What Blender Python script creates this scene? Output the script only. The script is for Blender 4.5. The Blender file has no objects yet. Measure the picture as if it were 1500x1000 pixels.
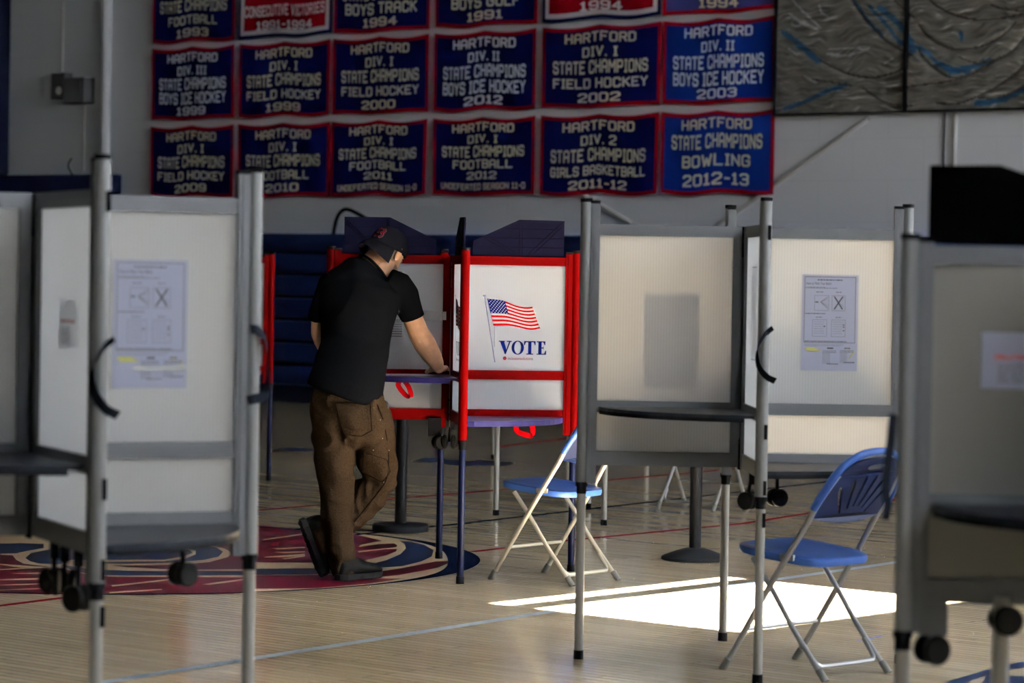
import bpy, bmesh, math, random
from mathutils import Vector, Matrix, noise
from mathutils.bvhtree import BVHTree
random.seed(7)
SC = bpy.context.scene
COL = SC.collection
PI = math.pi

# ------------------------------------------------------------------ camera, sky, sun, window light, added fill lamp, exposure
UX, UY = 0.758, -0.652            # the gym's axes: u runs along the banner wall, v runs towards it
VX, VY = 0.652, 0.758
CA = math.atan2(UY, UX)
def court(u, v, z=0.0):
    return Vector((u*UX + v*VX, u*UY + v*VY, z))

cam_d = bpy.data.cameras.new('camera')
cam = bpy.data.objects.new('camera', cam_d); COL.objects.link(cam)
pitch, roll = math.atan(100/4300), math.radians(1.0)
D = Vector((0, math.cos(pitch), -math.sin(pitch)))
U0 = Vector((0, math.sin(pitch), math.cos(pitch)))
R = Vector((1, 0, 0))*math.cos(roll) + U0*math.sin(roll)
U = U0*math.cos(roll) - Vector((1, 0, 0))*math.sin(roll)
cam.matrix_world = Matrix(((R.x, U.x, -D.x, 0), (R.y, U.y, -D.y, 0), (R.z, U.z, -D.z, 1.45), (0, 0, 0, 1)))
cam_d.sensor_width = 36
cam_d.lens = 36*4300/1500
cam_d.clip_end = 200
cam_d.dof.use_dof = True
cam_d.dof.focus_distance = 13.75
cam_d.dof.aperture_fstop = 4.0
SC.camera = cam

world = bpy.data.worlds.new('sky'); SC.world = world
world.use_nodes = True
bg = world.node_tree.nodes['Background']
bg.inputs[0].default_value = (0.55, 0.7, 1.0, 1)
bg.inputs[1].default_value = 1.2

SUN_EL = math.radians(28)
sd = bpy.data.lights.new('sun', 'SUN'); sd.energy = 455; sd.angle = math.radians(0.2); sd.color = (1.0, 0.95, 0.88)
sun = bpy.data.objects.new('sun', sd); COL.objects.link(sun)
sun.rotation_euler = Vector((-UX*math.cos(SUN_EL), -UY*math.cos(SUN_EL), -math.sin(SUN_EL))).to_track_quat('-Z', 'Y').to_euler()

def area_light(name, u, v, z, size_v, size_z, power, color, direction):
    d = bpy.data.lights.new(name, 'AREA'); d.shape = 'RECTANGLE'; d.size = size_v; d.size_y = size_z
    d.energy = power; d.color = color
    o = bpy.data.objects.new(name, d); COL.objects.link(o)
    o.location = court(u, v, z)
    o.rotation_euler = direction.to_track_quat('-Z', 'Y').to_euler()
    return o
WIN_COL = (0.90, 0.95, 1.0)
area_light('daylight_east', 2.9, 16.0, 5.0, 9.0, 2.6, 840, WIN_COL, Vector((-UX, -UY, -0.35)))
area_light('daylight_south', 2.9, 3.0, 5.0, 4.0, 2.0, 25, WIN_COL, Vector((-UX, -UY, -0.12)))

area_light('added_fill_light', -7.5, 9.7, 8.33, 1.2, 1.2, 230, (1.0, 0.95, 0.84), Vector((0, 0, -1))).data.spread = math.radians(50)  # added ceiling light, out of view, brightens the middle of the floor

SC.view_settings.view_transform = 'Standard'
SC.view_settings.look = 'None'
SC.view_settings.exposure = 0.45
SC.view_settings.gamma = 1.0
SC.view_settings.use_curve_mapping = False

MAN = {'torso': [[0.013, -0.035, 0.8618, 0.1754, 0.135], [0.0252, -0.035, 0.8972, 0.1802, 0.138], [0.0449, -0.015, 0.9895, 0.1677, 0.118], [0.0594, 0.04, 1.0939, 0.162, 0.125], [0.0663, 0.06, 1.1964, 0.1686, 0.13], [0.0732, 0.085, 1.2862, 0.1834, 0.135], [0.0872, 0.105, 1.3539, 0.1933, 0.135], [0.0923, 0.118, 1.3958, 0.1709, 0.12], [0.1103, 0.135, 1.4251, 0.1324, 0.1], [0.1382, 0.15, 1.4514, 0.0937, 0.08]], 'sleeve_r': [[0.2017, 0.12, 1.4041, 0.0645, 0.075], [0.2535, 0.125, 1.3792, 0.0742, 0.075], [0.2897, 0.13, 1.325, 0.0678, 0.07], [0.313, 0.135, 1.2737, 0.0581, 0.065], [0.3297, 0.14, 1.2287, 0.0517, 0.062]], 'sleeve_l': [[-0.0111, 0.12, 1.3972, 0.0645, 0.075], [-0.0624, 0.12, 1.377, 0.0613, 0.075], [-0.0942, 0.13, 1.3118, 0.0484, 0.07], [-0.1195, 0.135, 1.2564, 0.0387, 0.065], [-0.1353, 0.14, 1.2108, 0.0323, 0.06]], 'arm_r': [[0.2801, 0.13, 1.3183, 0.0452, 0.05], [0.3332, 0.14, 1.2158, 0.0485, 0.05], [0.3564, 0.15, 1.161, 0.0501, 0.05], [0.3859, 0.165, 1.1095, 0.0534, 0.048], [0.4154, 0.18, 1.061, 0.0486, 0.043], [0.4417, 0.195, 1.0188, 0.0373, 0.035], [0.4531, 0.205, 1.0008, 0.0292, 0.026]], 'arm_l': [[-0.0941, 0.13, 1.3053, 0.0387, 0.05], [-0.1254, 0.14, 1.2013, 0.0275, 0.045], [-0.1292, 0.16, 1.1491, 0.0243, 0.045], [-0.1196, 0.22, 1.1091, 0.0244, 0.042], [-0.08, 0.28, 1.043, 0.0294, 0.035], [-0.0228, 0.32, 0.9905, 0.0278, 0.026]], 'wrist_r': [[0.4647, 0.205, 0.9832, 0.0292, 0.028]], 'core': [[0.028, 0.0, 0.7966, 0.1343, 0.09], [0.0494, 0.02, 0.9885, 0.1217, 0.09], [0.0661, 0.06, 1.2124, 0.1349, 0.1], [0.0874, 0.1, 1.3571, 0.1449, 0.095], [0.1174, 0.125, 1.4156, 0.1097, 0.075], [0.1382, 0.15, 1.4514, 0.084, 0.07], [0.1594, 0.17, 1.4842, 0.0777, 0.066], [0.1807, 0.19, 1.5138, 0.0713, 0.064], [0.1961, 0.2, 1.5368, 0.0649, 0.06]], 'pelvis': [[0.0268, -0.02, 0.9414, 0.1533, 0.1], [0.0278, -0.02, 0.8839, 0.1676, 0.12], [0.0413, -0.01, 0.8037, 0.1821, 0.145], [0.0515, 0.0, 0.7329, 0.1871, 0.155], [0.0519, 0.01, 0.6683, 0.1696, 0.12], [0.0489, 0.02, 0.6259, 0.0833, 0.05]], 'leg_l': [[-0.0293, 0.0, 0.7764, 0.0959, 0.12], [-0.0307, 0.0, 0.6674, 0.1007, 0.125], [-0.0228, 0.0, 0.5714, 0.0943, 0.11], [-0.0132, 0.0, 0.4753, 0.0847, 0.1], [-0.0088, 0.0, 0.3984, 0.0751, 0.095], [-0.0075, 0.0, 0.3151, 0.0735, 0.092], [0.0026, 0.0, 0.1869, 0.0656, 0.088], [0.0234, 0.0, 0.0909, 0.0624, 0.085], [0.0341, 0.0, 0.0204, 0.0624, 0.085]], 'leg_r': [[0.1361, 0.02, 0.7847, 0.0961, 0.12], [0.1526, 0.05, 0.6678, 0.1059, 0.125], [0.1687, 0.08, 0.5761, 0.0997, 0.11], [0.1847, 0.11, 0.5034, 0.0838, 0.1], [0.1914, 0.12, 0.4608, 0.079, 0.095], [0.1377, 0.115, 0.3988, 0.0903, 0.09], [0.0626, 0.1, 0.3017, 0.0773, 0.088], [-0.0279, 0.07, 0.2219, 0.0707, 0.085], [-0.1153, 0.04, 0.1747, 0.0706, 0.085]], 'shin_l': [[-0.0064, 0.0, 0.3472, 0.048, 0.05], [0.0159, 0.0, 0.155, 0.0384, 0.045], [0.0308, 0.01, -0.0064, 0.032, 0.04]], 'shin_r': [[0.1849, 0.11, 0.4873, 0.0516, 0.05], [0.0564, 0.1, 0.2854, 0.0451, 0.05], [-0.0905, 0.05, 0.1936, 0.0353, 0.04]], 'thigh_l': [[-0.0286, 0.0, 0.7315, 0.0703, 0.08], [-0.0116, 0.0, 0.4754, 0.0576, 0.07], [-0.0061, 0.0, 0.3311, 0.048, 0.055]], 'thigh_r': [[0.1433, 0.02, 0.7335, 0.0705, 0.08], [0.1781, 0.1, 0.5363, 0.058, 0.07], [0.188, 0.12, 0.4705, 0.0516, 0.055]], 'head': [0.2024, 0.2, 1.5466], 'hand_r': [0.4547, 0.21, 0.9926], 'hand_l': [-0.0194, 0.32, 0.984], 'heel_r': [-0.1308, 0.03, 0.1882], 'toe_r': [-0.0569, 0.08, -0.0185], 'heel_l': [0.017, -0.03, -0.0024], 'pocket': [[0.0032, -0.5, 0.8503], [0.1666, -0.5, 0.8501], [0.1748, -0.5, 0.7298], [0.1228, -0.5, 0.7011], [0.0486, -0.5, 0.7122]], 'pocket2': [[-0.0956, -0.5, 0.8547], [-0.0585, -0.5, 0.8523], [-0.0505, -0.5, 0.732], [-0.0843, -0.5, 0.7253]], 'thighp': [[0.1424, -0.5, 0.6335], [0.2417, -0.5, 0.6012], [0.258, -0.5, 0.5459], [0.2249, -0.5, 0.4959], [0.1346, -0.5, 0.5438]], 'seam': [[0.1944, -0.5, 0.8475], [0.2201, -0.5, 0.7862], [0.2401, -0.5, 0.7001], [0.2508, -0.5, 0.6076], [0.2431, -0.5, 0.5148], [0.2132, -0.5, 0.4586], [0.1497, -0.5, 0.374], [0.0983, -0.5, 0.3113]], 'clip': [[0.1978, -0.02, 0.8453], [0.2171, -0.02, 0.8328], [0.2208, -0.02, 0.8073], [0.202, -0.02, 0.7814]]}
ART = {'grooves': [[[-15.528, 4.104], [-15.434, 4.022], [-15.304, 3.923]], [[-15.135, 4.085], [-15.033, 4.011], [-14.87, 3.935], [-14.69, 3.885], [-14.495, 3.87], [-14.286, 3.882], [-14.113, 3.909]], [[-14.464, 4.008], [-14.305, 3.956], [-14.079, 3.93]], [[-15.247, 3.859], [-15.172, 3.764], [-15.061, 3.683], [-14.88, 3.615], [-14.666, 3.61], [-14.507, 3.639], [-14.334, 3.715], [-14.197, 3.83]], [[-14.806, 3.536], [-14.627, 3.476], [-14.433, 3.492], [-14.243, 3.561], [-14.074, 3.72]], [[-15.241, 3.612], [-15.166, 3.517], [-15.018, 3.405], [-14.873, 3.347], [-14.713, 3.365], [-14.503, 3.449], [-14.347, 3.527]], [[-16.015, 4.127], [-15.898, 3.981], [-15.764, 3.85], [-15.612, 3.719], [-15.462, 3.636], [-15.313, 3.569]], [[-16.363, 3.558], [-16.189, 3.473], [-15.997, 3.404], [-15.752, 3.373], [-15.53, 3.405], [-15.365, 3.454]], [[-15.862, 3.275], [-15.71, 3.177], [-15.523, 3.11], [-15.302, 3.097]], [[-15.601, 3.26], [-15.379, 3.269], [-15.124, 3.293], [-14.872, 3.316], [-14.589, 3.391]], [[-15.029, 3.106], [-14.796, 3.1], [-14.584, 3.163], [-14.358, 3.263], [-14.169, 3.378], [-14.076, 3.48]], [[-14.583, 3.148], [-14.407, 3.143], [-14.199, 3.198], [-14.062, 3.27]], [[-16.435, 3.37], [-16.205, 3.339], [-15.995, 3.302]]], 'blues': [([[-15.977, 4.109], [-15.821, 3.915], [-15.65, 3.767]], 18), ([[-15.694, 4.034], [-15.505, 3.901], [-15.392, 3.788], [-15.316, 3.692]], 22), ([[-15.806, 4.055], [-15.615, 3.875], [-15.464, 3.713], [-15.314, 3.615]], 14), ([[-15.399, 3.688], [-15.293, 3.63]], 32), ([[-16.796, 3.836], [-16.658, 3.751], [-16.52, 3.658], [-16.382, 3.55]], 24), ([[-16.759, 3.1], [-16.566, 3.151], [-16.393, 3.21], [-16.184, 3.276], [-16.052, 3.311]], 18), ([[-15.233, 3.643], [-15.131, 3.578], [-15.02, 3.466]], 14), ([[-15.02, 3.482], [-14.839, 3.414], [-14.661, 3.432], [-14.451, 3.485]], 24), ([[-14.874, 3.4], [-14.678, 3.409]], 18), ([[-14.582, 3.095], [-14.406, 3.113], [-14.233, 3.154], [-14.061, 3.217]], 22), ([[-14.785, 3.756], [-14.766, 3.702]], 16)], 'silver': [([[-16.723, 4.017], [-16.584, 3.931], [-16.409, 3.86]], 12), ([[-16.269, 3.618], [-16.058, 3.587], [-15.796, 3.648]], 14), ([[-16.687, 4.143], [-16.528, 4.008], [-16.371, 3.875]], 9), ([[-16.251, 3.665], [-16.022, 3.656], [-15.834, 3.673]], 8), ([[-15.606, 3.501], [-15.515, 3.545]], 8), ([[-16.644, 3.982], [-16.701, 3.92], [-16.622, 3.893], [-16.565, 3.93]], 6), ([[-16.734, 3.682], [-16.616, 3.614]], 10), ([[-16.533, 3.405], [-16.396, 3.337]], 10), ([[-16.376, 4.081], [-16.355, 4.016], [-16.277, 3.974]], 6)]}
PAINT = {'red': [[[-1.468, 16.468], [-1.388, 16.575], [-1.266, 16.445], [-1.106, 16.224], [-0.907, 16.201], [-0.799, 16.014], [-0.68, 15.764], [-0.737, 15.625], [-0.782, 15.48], [-0.786, 15.367], [-0.692, 15.565], [-0.61, 15.615], [-0.587, 15.494], [-0.591, 15.403], [-0.775, 15.149], [-0.771, 15.064], [-0.638, 15.295], [-0.581, 15.294], [-0.581, 15.163], [-0.623, 14.942], [-0.746, 14.592], [-1.006, 14.506], [-1.21, 14.479], [-1.289, 14.485]], [[-1.23, 13.839], [-0.963, 13.903], [-0.853, 13.94], [-0.713, 13.982], [-0.536, 14.275], [-0.363, 14.68], [-0.299, 14.711], [-0.291, 14.632], [-0.345, 14.366], [-0.524, 13.977], [-0.704, 13.81], [-0.62, 13.798], [-0.491, 13.837], [-0.637, 13.583], [-0.861, 13.35], [-1.108, 13.284], [-1.179, 13.273]], [[-2.537, 14.625], [-2.471, 14.609], [-2.415, 14.386], [-2.351, 14.217], [-2.146, 14.032], [-1.953, 13.726], [-1.862, 13.684], [-1.189, 13.764], [-1.131, 13.113], [-1.525, 12.991], [-1.76, 12.938], [-1.997, 12.915], [-2.237, 12.906]], [[-1.617, 15.464], [-1.453, 15.871], [-1.395, 15.882], [-1.24, 14.146], [-1.48, 14.087], [-1.653, 14.074], [-1.836, 14.13], [-1.925, 14.203], [-1.761, 14.231], [-1.592, 14.306], [-1.473, 14.444], [-1.409, 14.706], [-1.407, 14.927], [-1.46, 15.135], [-1.533, 15.303]]], 'blue': [[[-0.583, 15.747], [-0.529, 15.734], [-0.45, 15.576], [-0.389, 15.253], [-0.39, 14.932], [-0.432, 14.668], [-0.521, 14.404], [-0.634, 14.316], [-0.73, 14.299], [-0.681, 14.474], [-0.612, 14.686], [-0.554, 15.008], [-0.536, 15.336], [-0.551, 15.592]], [[-1.258, 14.15], [-0.985, 14.217], [-0.73, 14.299], [-0.634, 14.316], [-0.715, 14.018], [-0.966, 13.939], [-1.233, 13.875]], [[-2.172, 14.204], [-2.075, 14.088], [-1.992, 13.998], [-1.814, 13.961], [-1.214, 14.047], [-1.197, 13.863], [-1.785, 13.746], [-1.871, 13.748], [-1.959, 13.767], [-2.067, 13.917]], [[-2.692, 15.187], [-2.534, 15.258], [-2.417, 15.239], [-2.381, 15.013], [-2.439, 14.855], [-2.47, 14.713], [-2.547, 14.68], [-2.596, 14.652]], [[-2.386, 14.483], [-2.402, 14.745], [-2.348, 14.92], [-2.299, 15.028], [-2.118, 15.265], [-1.814, 15.426], [-1.638, 15.387], [-1.527, 15.243], [-1.459, 14.986], [-1.456, 14.726], [-1.511, 14.548], [-1.646, 14.386], [-1.856, 14.286], [-2.034, 14.29], [-2.175, 14.338], [-2.172, 14.204], [-2.274, 14.23], [-2.338, 14.327]]], 'cream': [[[-2.192, 14.335], [-2.145, 14.434], [-2.04, 14.453], [-1.706, 14.513], [-1.629, 14.714], [-1.603, 14.891], [-1.638, 15.042], [-1.672, 15.095], [-1.658, 15.138], [-1.601, 15.009], [-1.581, 14.818], [-1.606, 14.587], [-1.697, 14.441], [-1.955, 14.359], [-2.121, 14.275]], [[-1.802, 13.31], [-1.704, 13.444], [-1.575, 13.626], [-1.568, 13.57], [-1.689, 13.391], [-1.786, 13.25]], [[-1.4, 13.415], [-1.3, 13.591], [-1.211, 13.728], [-1.205, 13.663], [-1.293, 13.512], [-1.365, 13.397]], [[-1.772, 13.025], [-1.654, 13.119], [-1.557, 13.196], [-1.553, 13.158], [-1.647, 13.068], [-1.764, 12.967]], [[-2.331, 13.737], [-2.222, 13.806], [-2.136, 13.803], [-2.128, 13.755], [-2.228, 13.738]], [[-2.336, 13.474], [-2.213, 13.543], [-2.101, 13.578], [-2.095, 13.539], [-2.203, 13.48], [-2.329, 13.435]], [[-2.297, 13.252], [-2.175, 13.311], [-2.07, 13.383], [-2.064, 13.345], [-2.167, 13.265], [-2.292, 13.222]], [[-2.262, 13.051], [-2.143, 13.116], [-2.022, 13.181], [-2.017, 13.144], [-2.137, 13.079], [-2.256, 13.015]], [[-2.459, 14.18], [-2.287, 14.095], [-2.175, 14.053], [-2.286, 13.982], [-2.409, 13.892], [-2.415, 13.925], [-2.324, 14.001], [-2.452, 14.137]], [[-1.23, 15.206], [-1.063, 15.315], [-1.059, 15.26], [-1.195, 15.148]], [[-1.204, 15.006], [-1.046, 15.078], [-1.043, 15.025], [-1.149, 14.952]], [[-1.228, 14.75], [-1.038, 14.951], [-1.027, 14.807], [-1.115, 14.647], [-1.136, 14.664], [-1.057, 14.801], [-1.224, 14.709]], [[-1.314, 15.7], [-1.119, 16.098], [-1.121, 16.048], [-1.31, 15.655]]], 'arc': [[[1.57, 10.541], [1.777, 10.913], [2.016, 11.254], [1.984, 11.073], [1.82, 10.862], [1.771, 10.764], [1.907, 10.781], [1.872, 10.579], [1.716, 10.559], [1.774, 10.801], [1.645, 10.55]]], 'far': [[[-1.926, 23.492], [-1.848, 23.884], [-1.705, 23.833], [-1.53, 23.699], [-1.613, 23.313], [-1.732, 23.458], [-1.871, 23.15]], [[-0.754, 22.362], [-0.674, 22.797], [-0.571, 22.91], [-0.486, 22.682], [-0.298, 22.486], [-0.249, 22.747], [0.042, 22.416], [-0.061, 22.07], [-0.241, 22.1], [-0.29, 21.931], [-0.473, 22.117], [-0.504, 22.349], [-0.659, 22.307]]]}


# ------------------------------------------------------------------ materials
def srgb(r, g, b):
    f = lambda c: (c/255/12.92) if c/255 <= 0.04045 else ((c/255+0.055)/1.055)**2.4
    return (f(r), f(g), f(b), 1)
def mat(name, col, rough=0.5, metal=0.0, spec=0.5, bump=0.0, bscale=40.0, var=0.0):
    m = bpy.data.materials.new(name); m.use_nodes = True
    nt = m.node_tree; b = nt.nodes['Principled BSDF']
    b.inputs['Base Color'].default_value = col; b.inputs['Roughness'].default_value = rough
    b.inputs['Metallic'].default_value = metal; b.inputs['Specular IOR Level'].default_value = spec
    if bump or var:
        tc = nt.nodes.new('ShaderNodeTexCoord'); nz = nt.nodes.new('ShaderNodeTexNoise')
        nz.inputs['Scale'].default_value = bscale; nz.inputs['Detail'].default_value = 4
        nt.links.new(tc.outputs['Object'], nz.inputs['Vector'])
        if bump:
            bp = nt.nodes.new('ShaderNodeBump'); bp.inputs['Strength'].default_value = bump; bp.inputs['Distance'].default_value = 0.01
            nt.links.new(nz.outputs['Fac'], bp.inputs['Height']); nt.links.new(bp.outputs['Normal'], b.inputs['Normal'])
        if var:
            mx = nt.nodes.new('ShaderNodeMixRGB'); mx.blend_type = 'MULTIPLY'; mx.inputs[0].default_value = 1
            mx.inputs[1].default_value = col
            rp = nt.nodes.new('ShaderNodeMapRange'); rp.inputs[1].default_value = 0.3; rp.inputs[2].default_value = 0.7
            rp.inputs[3].default_value = 1-var; rp.inputs[4].default_value = 1+var
            nt.links.new(nz.outputs['Fac'], rp.inputs[0]); nt.links.new(rp.outputs[0], mx.inputs[2])
            nt.links.new(mx.outputs[0], b.inputs['Base Color'])
    return m

def panel_mat(name, col, trans=0.6, pitch_m=0.011):
    m = bpy.data.materials.new(name); m.use_nodes = True
    nt = m.node_tree; N = nt.nodes; L = nt.links
    for n in list(N):
        if n.type != 'OUTPUT_MATERIAL': N.remove(n)
    out = [n for n in N if n.type == 'OUTPUT_MATERIAL'][0]
    tc = N.new('ShaderNodeTexCoord'); sp = N.new('ShaderNodeSeparateXYZ'); L.new(tc.outputs['Object'], sp.inputs[0])
    ad = N.new('ShaderNodeMath'); ad.operation = 'ADD'; L.new(sp.outputs[0], ad.inputs[0]); L.new(sp.outputs[1], ad.inputs[1])
    mu = N.new('ShaderNodeMath'); mu.operation = 'MULTIPLY'; mu.inputs[1].default_value = 2*PI/pitch_m; L.new(ad.outputs[0], mu.inputs[0])
    sn = N.new('ShaderNodeMath'); sn.operation = 'SINE'; L.new(mu.outputs[0], sn.inputs[0])
    mr = N.new('ShaderNodeMapRange'); mr.inputs[1].default_value = -1; mr.inputs[2].default_value = 1
    mr.inputs[3].default_value = 0.93; mr.inputs[4].default_value = 1.0; L.new(sn.outputs[0], mr.inputs[0])
    mx = N.new('ShaderNodeMixRGB'); mx.blend_type = 'MULTIPLY'; mx.inputs[0].default_value = 1; mx.inputs[1].default_value = col
    L.new(mr.outputs[0], mx.inputs[2])
    df = N.new('ShaderNodeBsdfDiffuse'); tr = N.new('ShaderNodeBsdfTranslucent'); gl = N.new('ShaderNodeBsdfGlossy')
    gl.inputs['Roughness'].default_value = 0.35
    L.new(mx.outputs[0], df.inputs[0]); L.new(mx.outputs[0], tr.inputs[0])
    m1 = N.new('ShaderNodeMixShader'); m1.inputs[0].default_value = trans; L.new(df.outputs[0], m1.inputs[1]); L.new(tr.outputs[0], m1.inputs[2])
    m2 = N.new('ShaderNodeMixShader'); m2.inputs[0].default_value = 0.03; L.new(m1.outputs[0], m2.inputs[1]); L.new(gl.outputs[0], m2.inputs[2])
    L.new(m2.outputs[0], out.inputs[0])
    return m

M = {}
M['alu'] = mat('brushed_aluminium', (0.115, 0.119, 0.13, 1), 0.45, 0.35)
M['post_alu'] = mat('anodised_post', (0.21, 0.213, 0.22, 1), 0.4, 0.4)
M['leg_alu'] = mat('leg_aluminium', (0.33, 0.322, 0.305, 1), 0.38, 0.4)
M['red'] = mat('red_enamel', srgb(80, 0, 0), 0.42, spec=0.015)
M['navy_leg'] = mat('navy_enamel', srgb(5, 11, 36), 0.35, spec=0.1)
M['black'] = mat('black_plastic', (0.005, 0.005, 0.006, 1), 0.5, spec=0.02)
M['wheel'] = mat('caster_rubber', (0.007, 0.0068, 0.0065, 1), 0.5, spec=0.03)
M['panel'] = panel_mat('frosted_ribbed_plastic', (0.93, 0.935, 0.945, 1), 0.62)
M['panel_shaded'] = panel_mat('shaded_ribbed_plastic', (0.27, 0.258, 0.238, 1), 0.25)  # frosted panel darkened: shade on the nearest booth put into its colour
M['panel_white'] = panel_mat('white_ribbed_plastic', (0.88, 0.90, 0.94, 1), 0.60, 0.008)
M['shelf_grey'] = mat('dark_grey_laminate', srgb(22, 25, 33), 0.4, spec=0.12)
M['shelf_navy'] = mat('navy_laminate', srgb(26, 22, 66), 0.3, spec=0.3)
M['shield_navy'] = mat('navy_corrugated', srgb(8, 7, 22), 0.6, spec=0.02)
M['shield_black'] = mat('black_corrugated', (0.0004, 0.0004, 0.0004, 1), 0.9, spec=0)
M['strap'] = mat('black_webbing', (0.006, 0.007, 0.010, 1), 0.8, spec=0)
M['redstrap'] = mat('red_webbing', srgb(150, 4, 10), 0.6, spec=0)
M['latch'] = mat('white_latch', (0.52, 0.53, 0.54, 1), 0.35)
M['paper'] = panel_mat('paper', (0.70, 0.72, 0.86, 1), 0.5, 0.7)
M['paper_white'] = panel_mat('white_paper', (0.95, 0.955, 0.97, 1), 0.72, 0.7)
M['paper_thick'] = panel_mat('thick_paper', (0.84, 0.84, 0.86, 1), 0.62, 0.7)
M['ink'] = mat('ink', (0.07, 0.07, 0.09, 1), 0.8, spec=0)
M['ink_grey'] = mat('grey_ink', (0.28, 0.28, 0.33, 1), 0.8, spec=0)
M['ink_red'] = mat('red_ink', (0.5, 0.1, 0.1, 1), 0.8, spec=0)
M['yellow'] = mat('yellow_highlighter', (0.62, 0.6, 0.12, 1), 0.8)
M['vote_blue'] = mat('vote_blue', srgb(4, 14, 70), 0.7, spec=0)
M['flag_red'] = mat('flag_red', srgb(130, 4, 12), 0.7, spec=0)
M['flag_white'] = mat('flag_white', srgb(168, 166, 168), 0.7, spec=0)
M['flag_grey'] = mat('flag_pole_grey', srgb(90, 92, 120), 0.5, spec=0)
M['logo_maroon'] = mat('maker_maroon', srgb(110, 30, 45), 0.5, spec=0)
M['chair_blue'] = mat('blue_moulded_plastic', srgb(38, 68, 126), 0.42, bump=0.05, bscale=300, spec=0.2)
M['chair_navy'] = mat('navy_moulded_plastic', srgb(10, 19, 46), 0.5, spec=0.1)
M['chair_cream'] = mat('champagne_steel', (0.56, 0.52, 0.42, 1), 0.4, 0.55)
M['chair_grey'] = mat('grey_steel', (0.34, 0.34, 0.35, 1), 0.42, 0.6)
M['rubber'] = mat('grey_rubber', (0.16, 0.16, 0.15, 1), 0.7)
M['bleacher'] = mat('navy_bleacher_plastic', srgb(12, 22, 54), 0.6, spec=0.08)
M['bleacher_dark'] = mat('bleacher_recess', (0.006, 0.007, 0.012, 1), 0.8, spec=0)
M['navy_cloth'] = mat('navy_felt', srgb(7, 12, 54), 1.0, spec=0, bump=0.1, bscale=60)
M['royal_cloth'] = mat('royal_felt', srgb(10, 32, 100), 1.0, bump=0.1, bscale=60, spec=0)
M['faded_cloth'] = mat('faded_felt', srgb(44, 46, 92), 1.0, spec=0)
M['red_cloth'] = mat('red_felt', srgb(112, 5, 18), 1.0, spec=0)
M['white_cloth'] = mat('white_felt', srgb(200, 198, 200), 0.9, spec=0)
M['gold_letter'] = mat('cream_lettering', srgb(206, 196, 168), 0.9, spec=0)
M['white_letter'] = mat('white_lettering', srgb(222, 224, 232), 0.9, spec=0)
M['pipe'] = mat('painted_pipe', (0.50, 0.49, 0.48, 1), 0.6)
M['box_grey'] = mat('grey_box_metal', (0.075, 0.075, 0.08, 1), 0.6, spec=0.1)
M['pad_navy'] = mat('navy_padding', (0.008, 0.010, 0.03, 1), 0.7, spec=0)
M['post_black'] = mat('dark_post', (0.006, 0.007, 0.016, 1), 0.6, spec=0)
M['stanchion'] = mat('black_stanchion', (0.006, 0.006, 0.007, 1), 0.4, spec=0.06)
M['stanchion_base'] = mat('black_rubber_base', (0.010, 0.0105, 0.013, 1), 0.55, spec=0.05)
M['skin'] = mat('skin', (0.66, 0.35, 0.20, 1), 0.5, var=0.12, bscale=25, spec=0.3)
M['stubble'] = mat('stubble_skin', (0.24, 0.15, 0.11, 1), 0.6, var=0.15, bscale=200)
M['hair'] = mat('brown_hair', (0.06, 0.035, 0.02, 1), 0.7)
M['shirt'] = mat('charcoal_cotton', (0.0024, 0.0025, 0.0030, 1), 0.95, bump=0.15, bscale=200, spec=0)
M['pants'] = mat('brown_duck_canvas', (0.0175, 0.0108, 0.0063, 1), 0.95, bump=0.3, bscale=120, var=0.35, spec=0)
M['stitch'] = mat('pocket_stitching', (0.006, 0.004, 0.0025, 1), 0.9, spec=0)
M['shoe'] = mat('black_trail_shoe', (0.007, 0.007, 0.007, 1), 0.7, bump=0.3, bscale=80, spec=0.03)
M['sole'] = mat('dark_rubber_sole', (0.010, 0.010, 0.0105, 1), 0.8, spec=0.03)
M['cap'] = mat('charcoal_cap_cotton', (0.0042, 0.0042, 0.0058, 1), 0.95, bump=0.15, bscale=200, spec=0)
M['cap_red'] = mat('red_embroidery', (0.10, 0.004, 0.007, 1), 0.8, spec=0)
M['cap_white'] = mat('white_embroidery', (0.16, 0.15, 0.145, 1), 0.8, spec=0)
M['clip'] = mat('dark_metal_clip', (0.02, 0.02, 0.025, 1), 0.35, 0.5)
M['ceiling'] = mat('ceiling_deck', (0.20, 0.20, 0.20, 1), 0.9)
M['frost'] = panel_mat('frosted_window_glass', (0.85, 0.9, 0.95, 1), 0.8, 0.5)
M['paint_red'] = mat('court_paint_maroon', srgb(88, 9, 32), 0.28, spec=0.05)
M['paint_blue'] = mat('court_paint_blue', srgb(22, 40, 78), 0.28, spec=0.06)
M['paint_dark'] = mat('court_paint_dark_blue', srgb(10, 16, 34), 0.28, spec=0)
M['paint_cream'] = mat('court_clear_maple', srgb(214, 188, 148), 0.28, spec=0.3)
M['paint_lightblue'] = mat('court_paint_light_blue', srgb(140, 156, 172), 0.28, spec=0.15)
M['paint_line_red'] = mat('court_line_red', srgb(105, 14, 24), 0.28, spec=0)
M['tape_blue'] = mat('blue_tape', srgb(40, 60, 170), 0.5)

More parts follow.
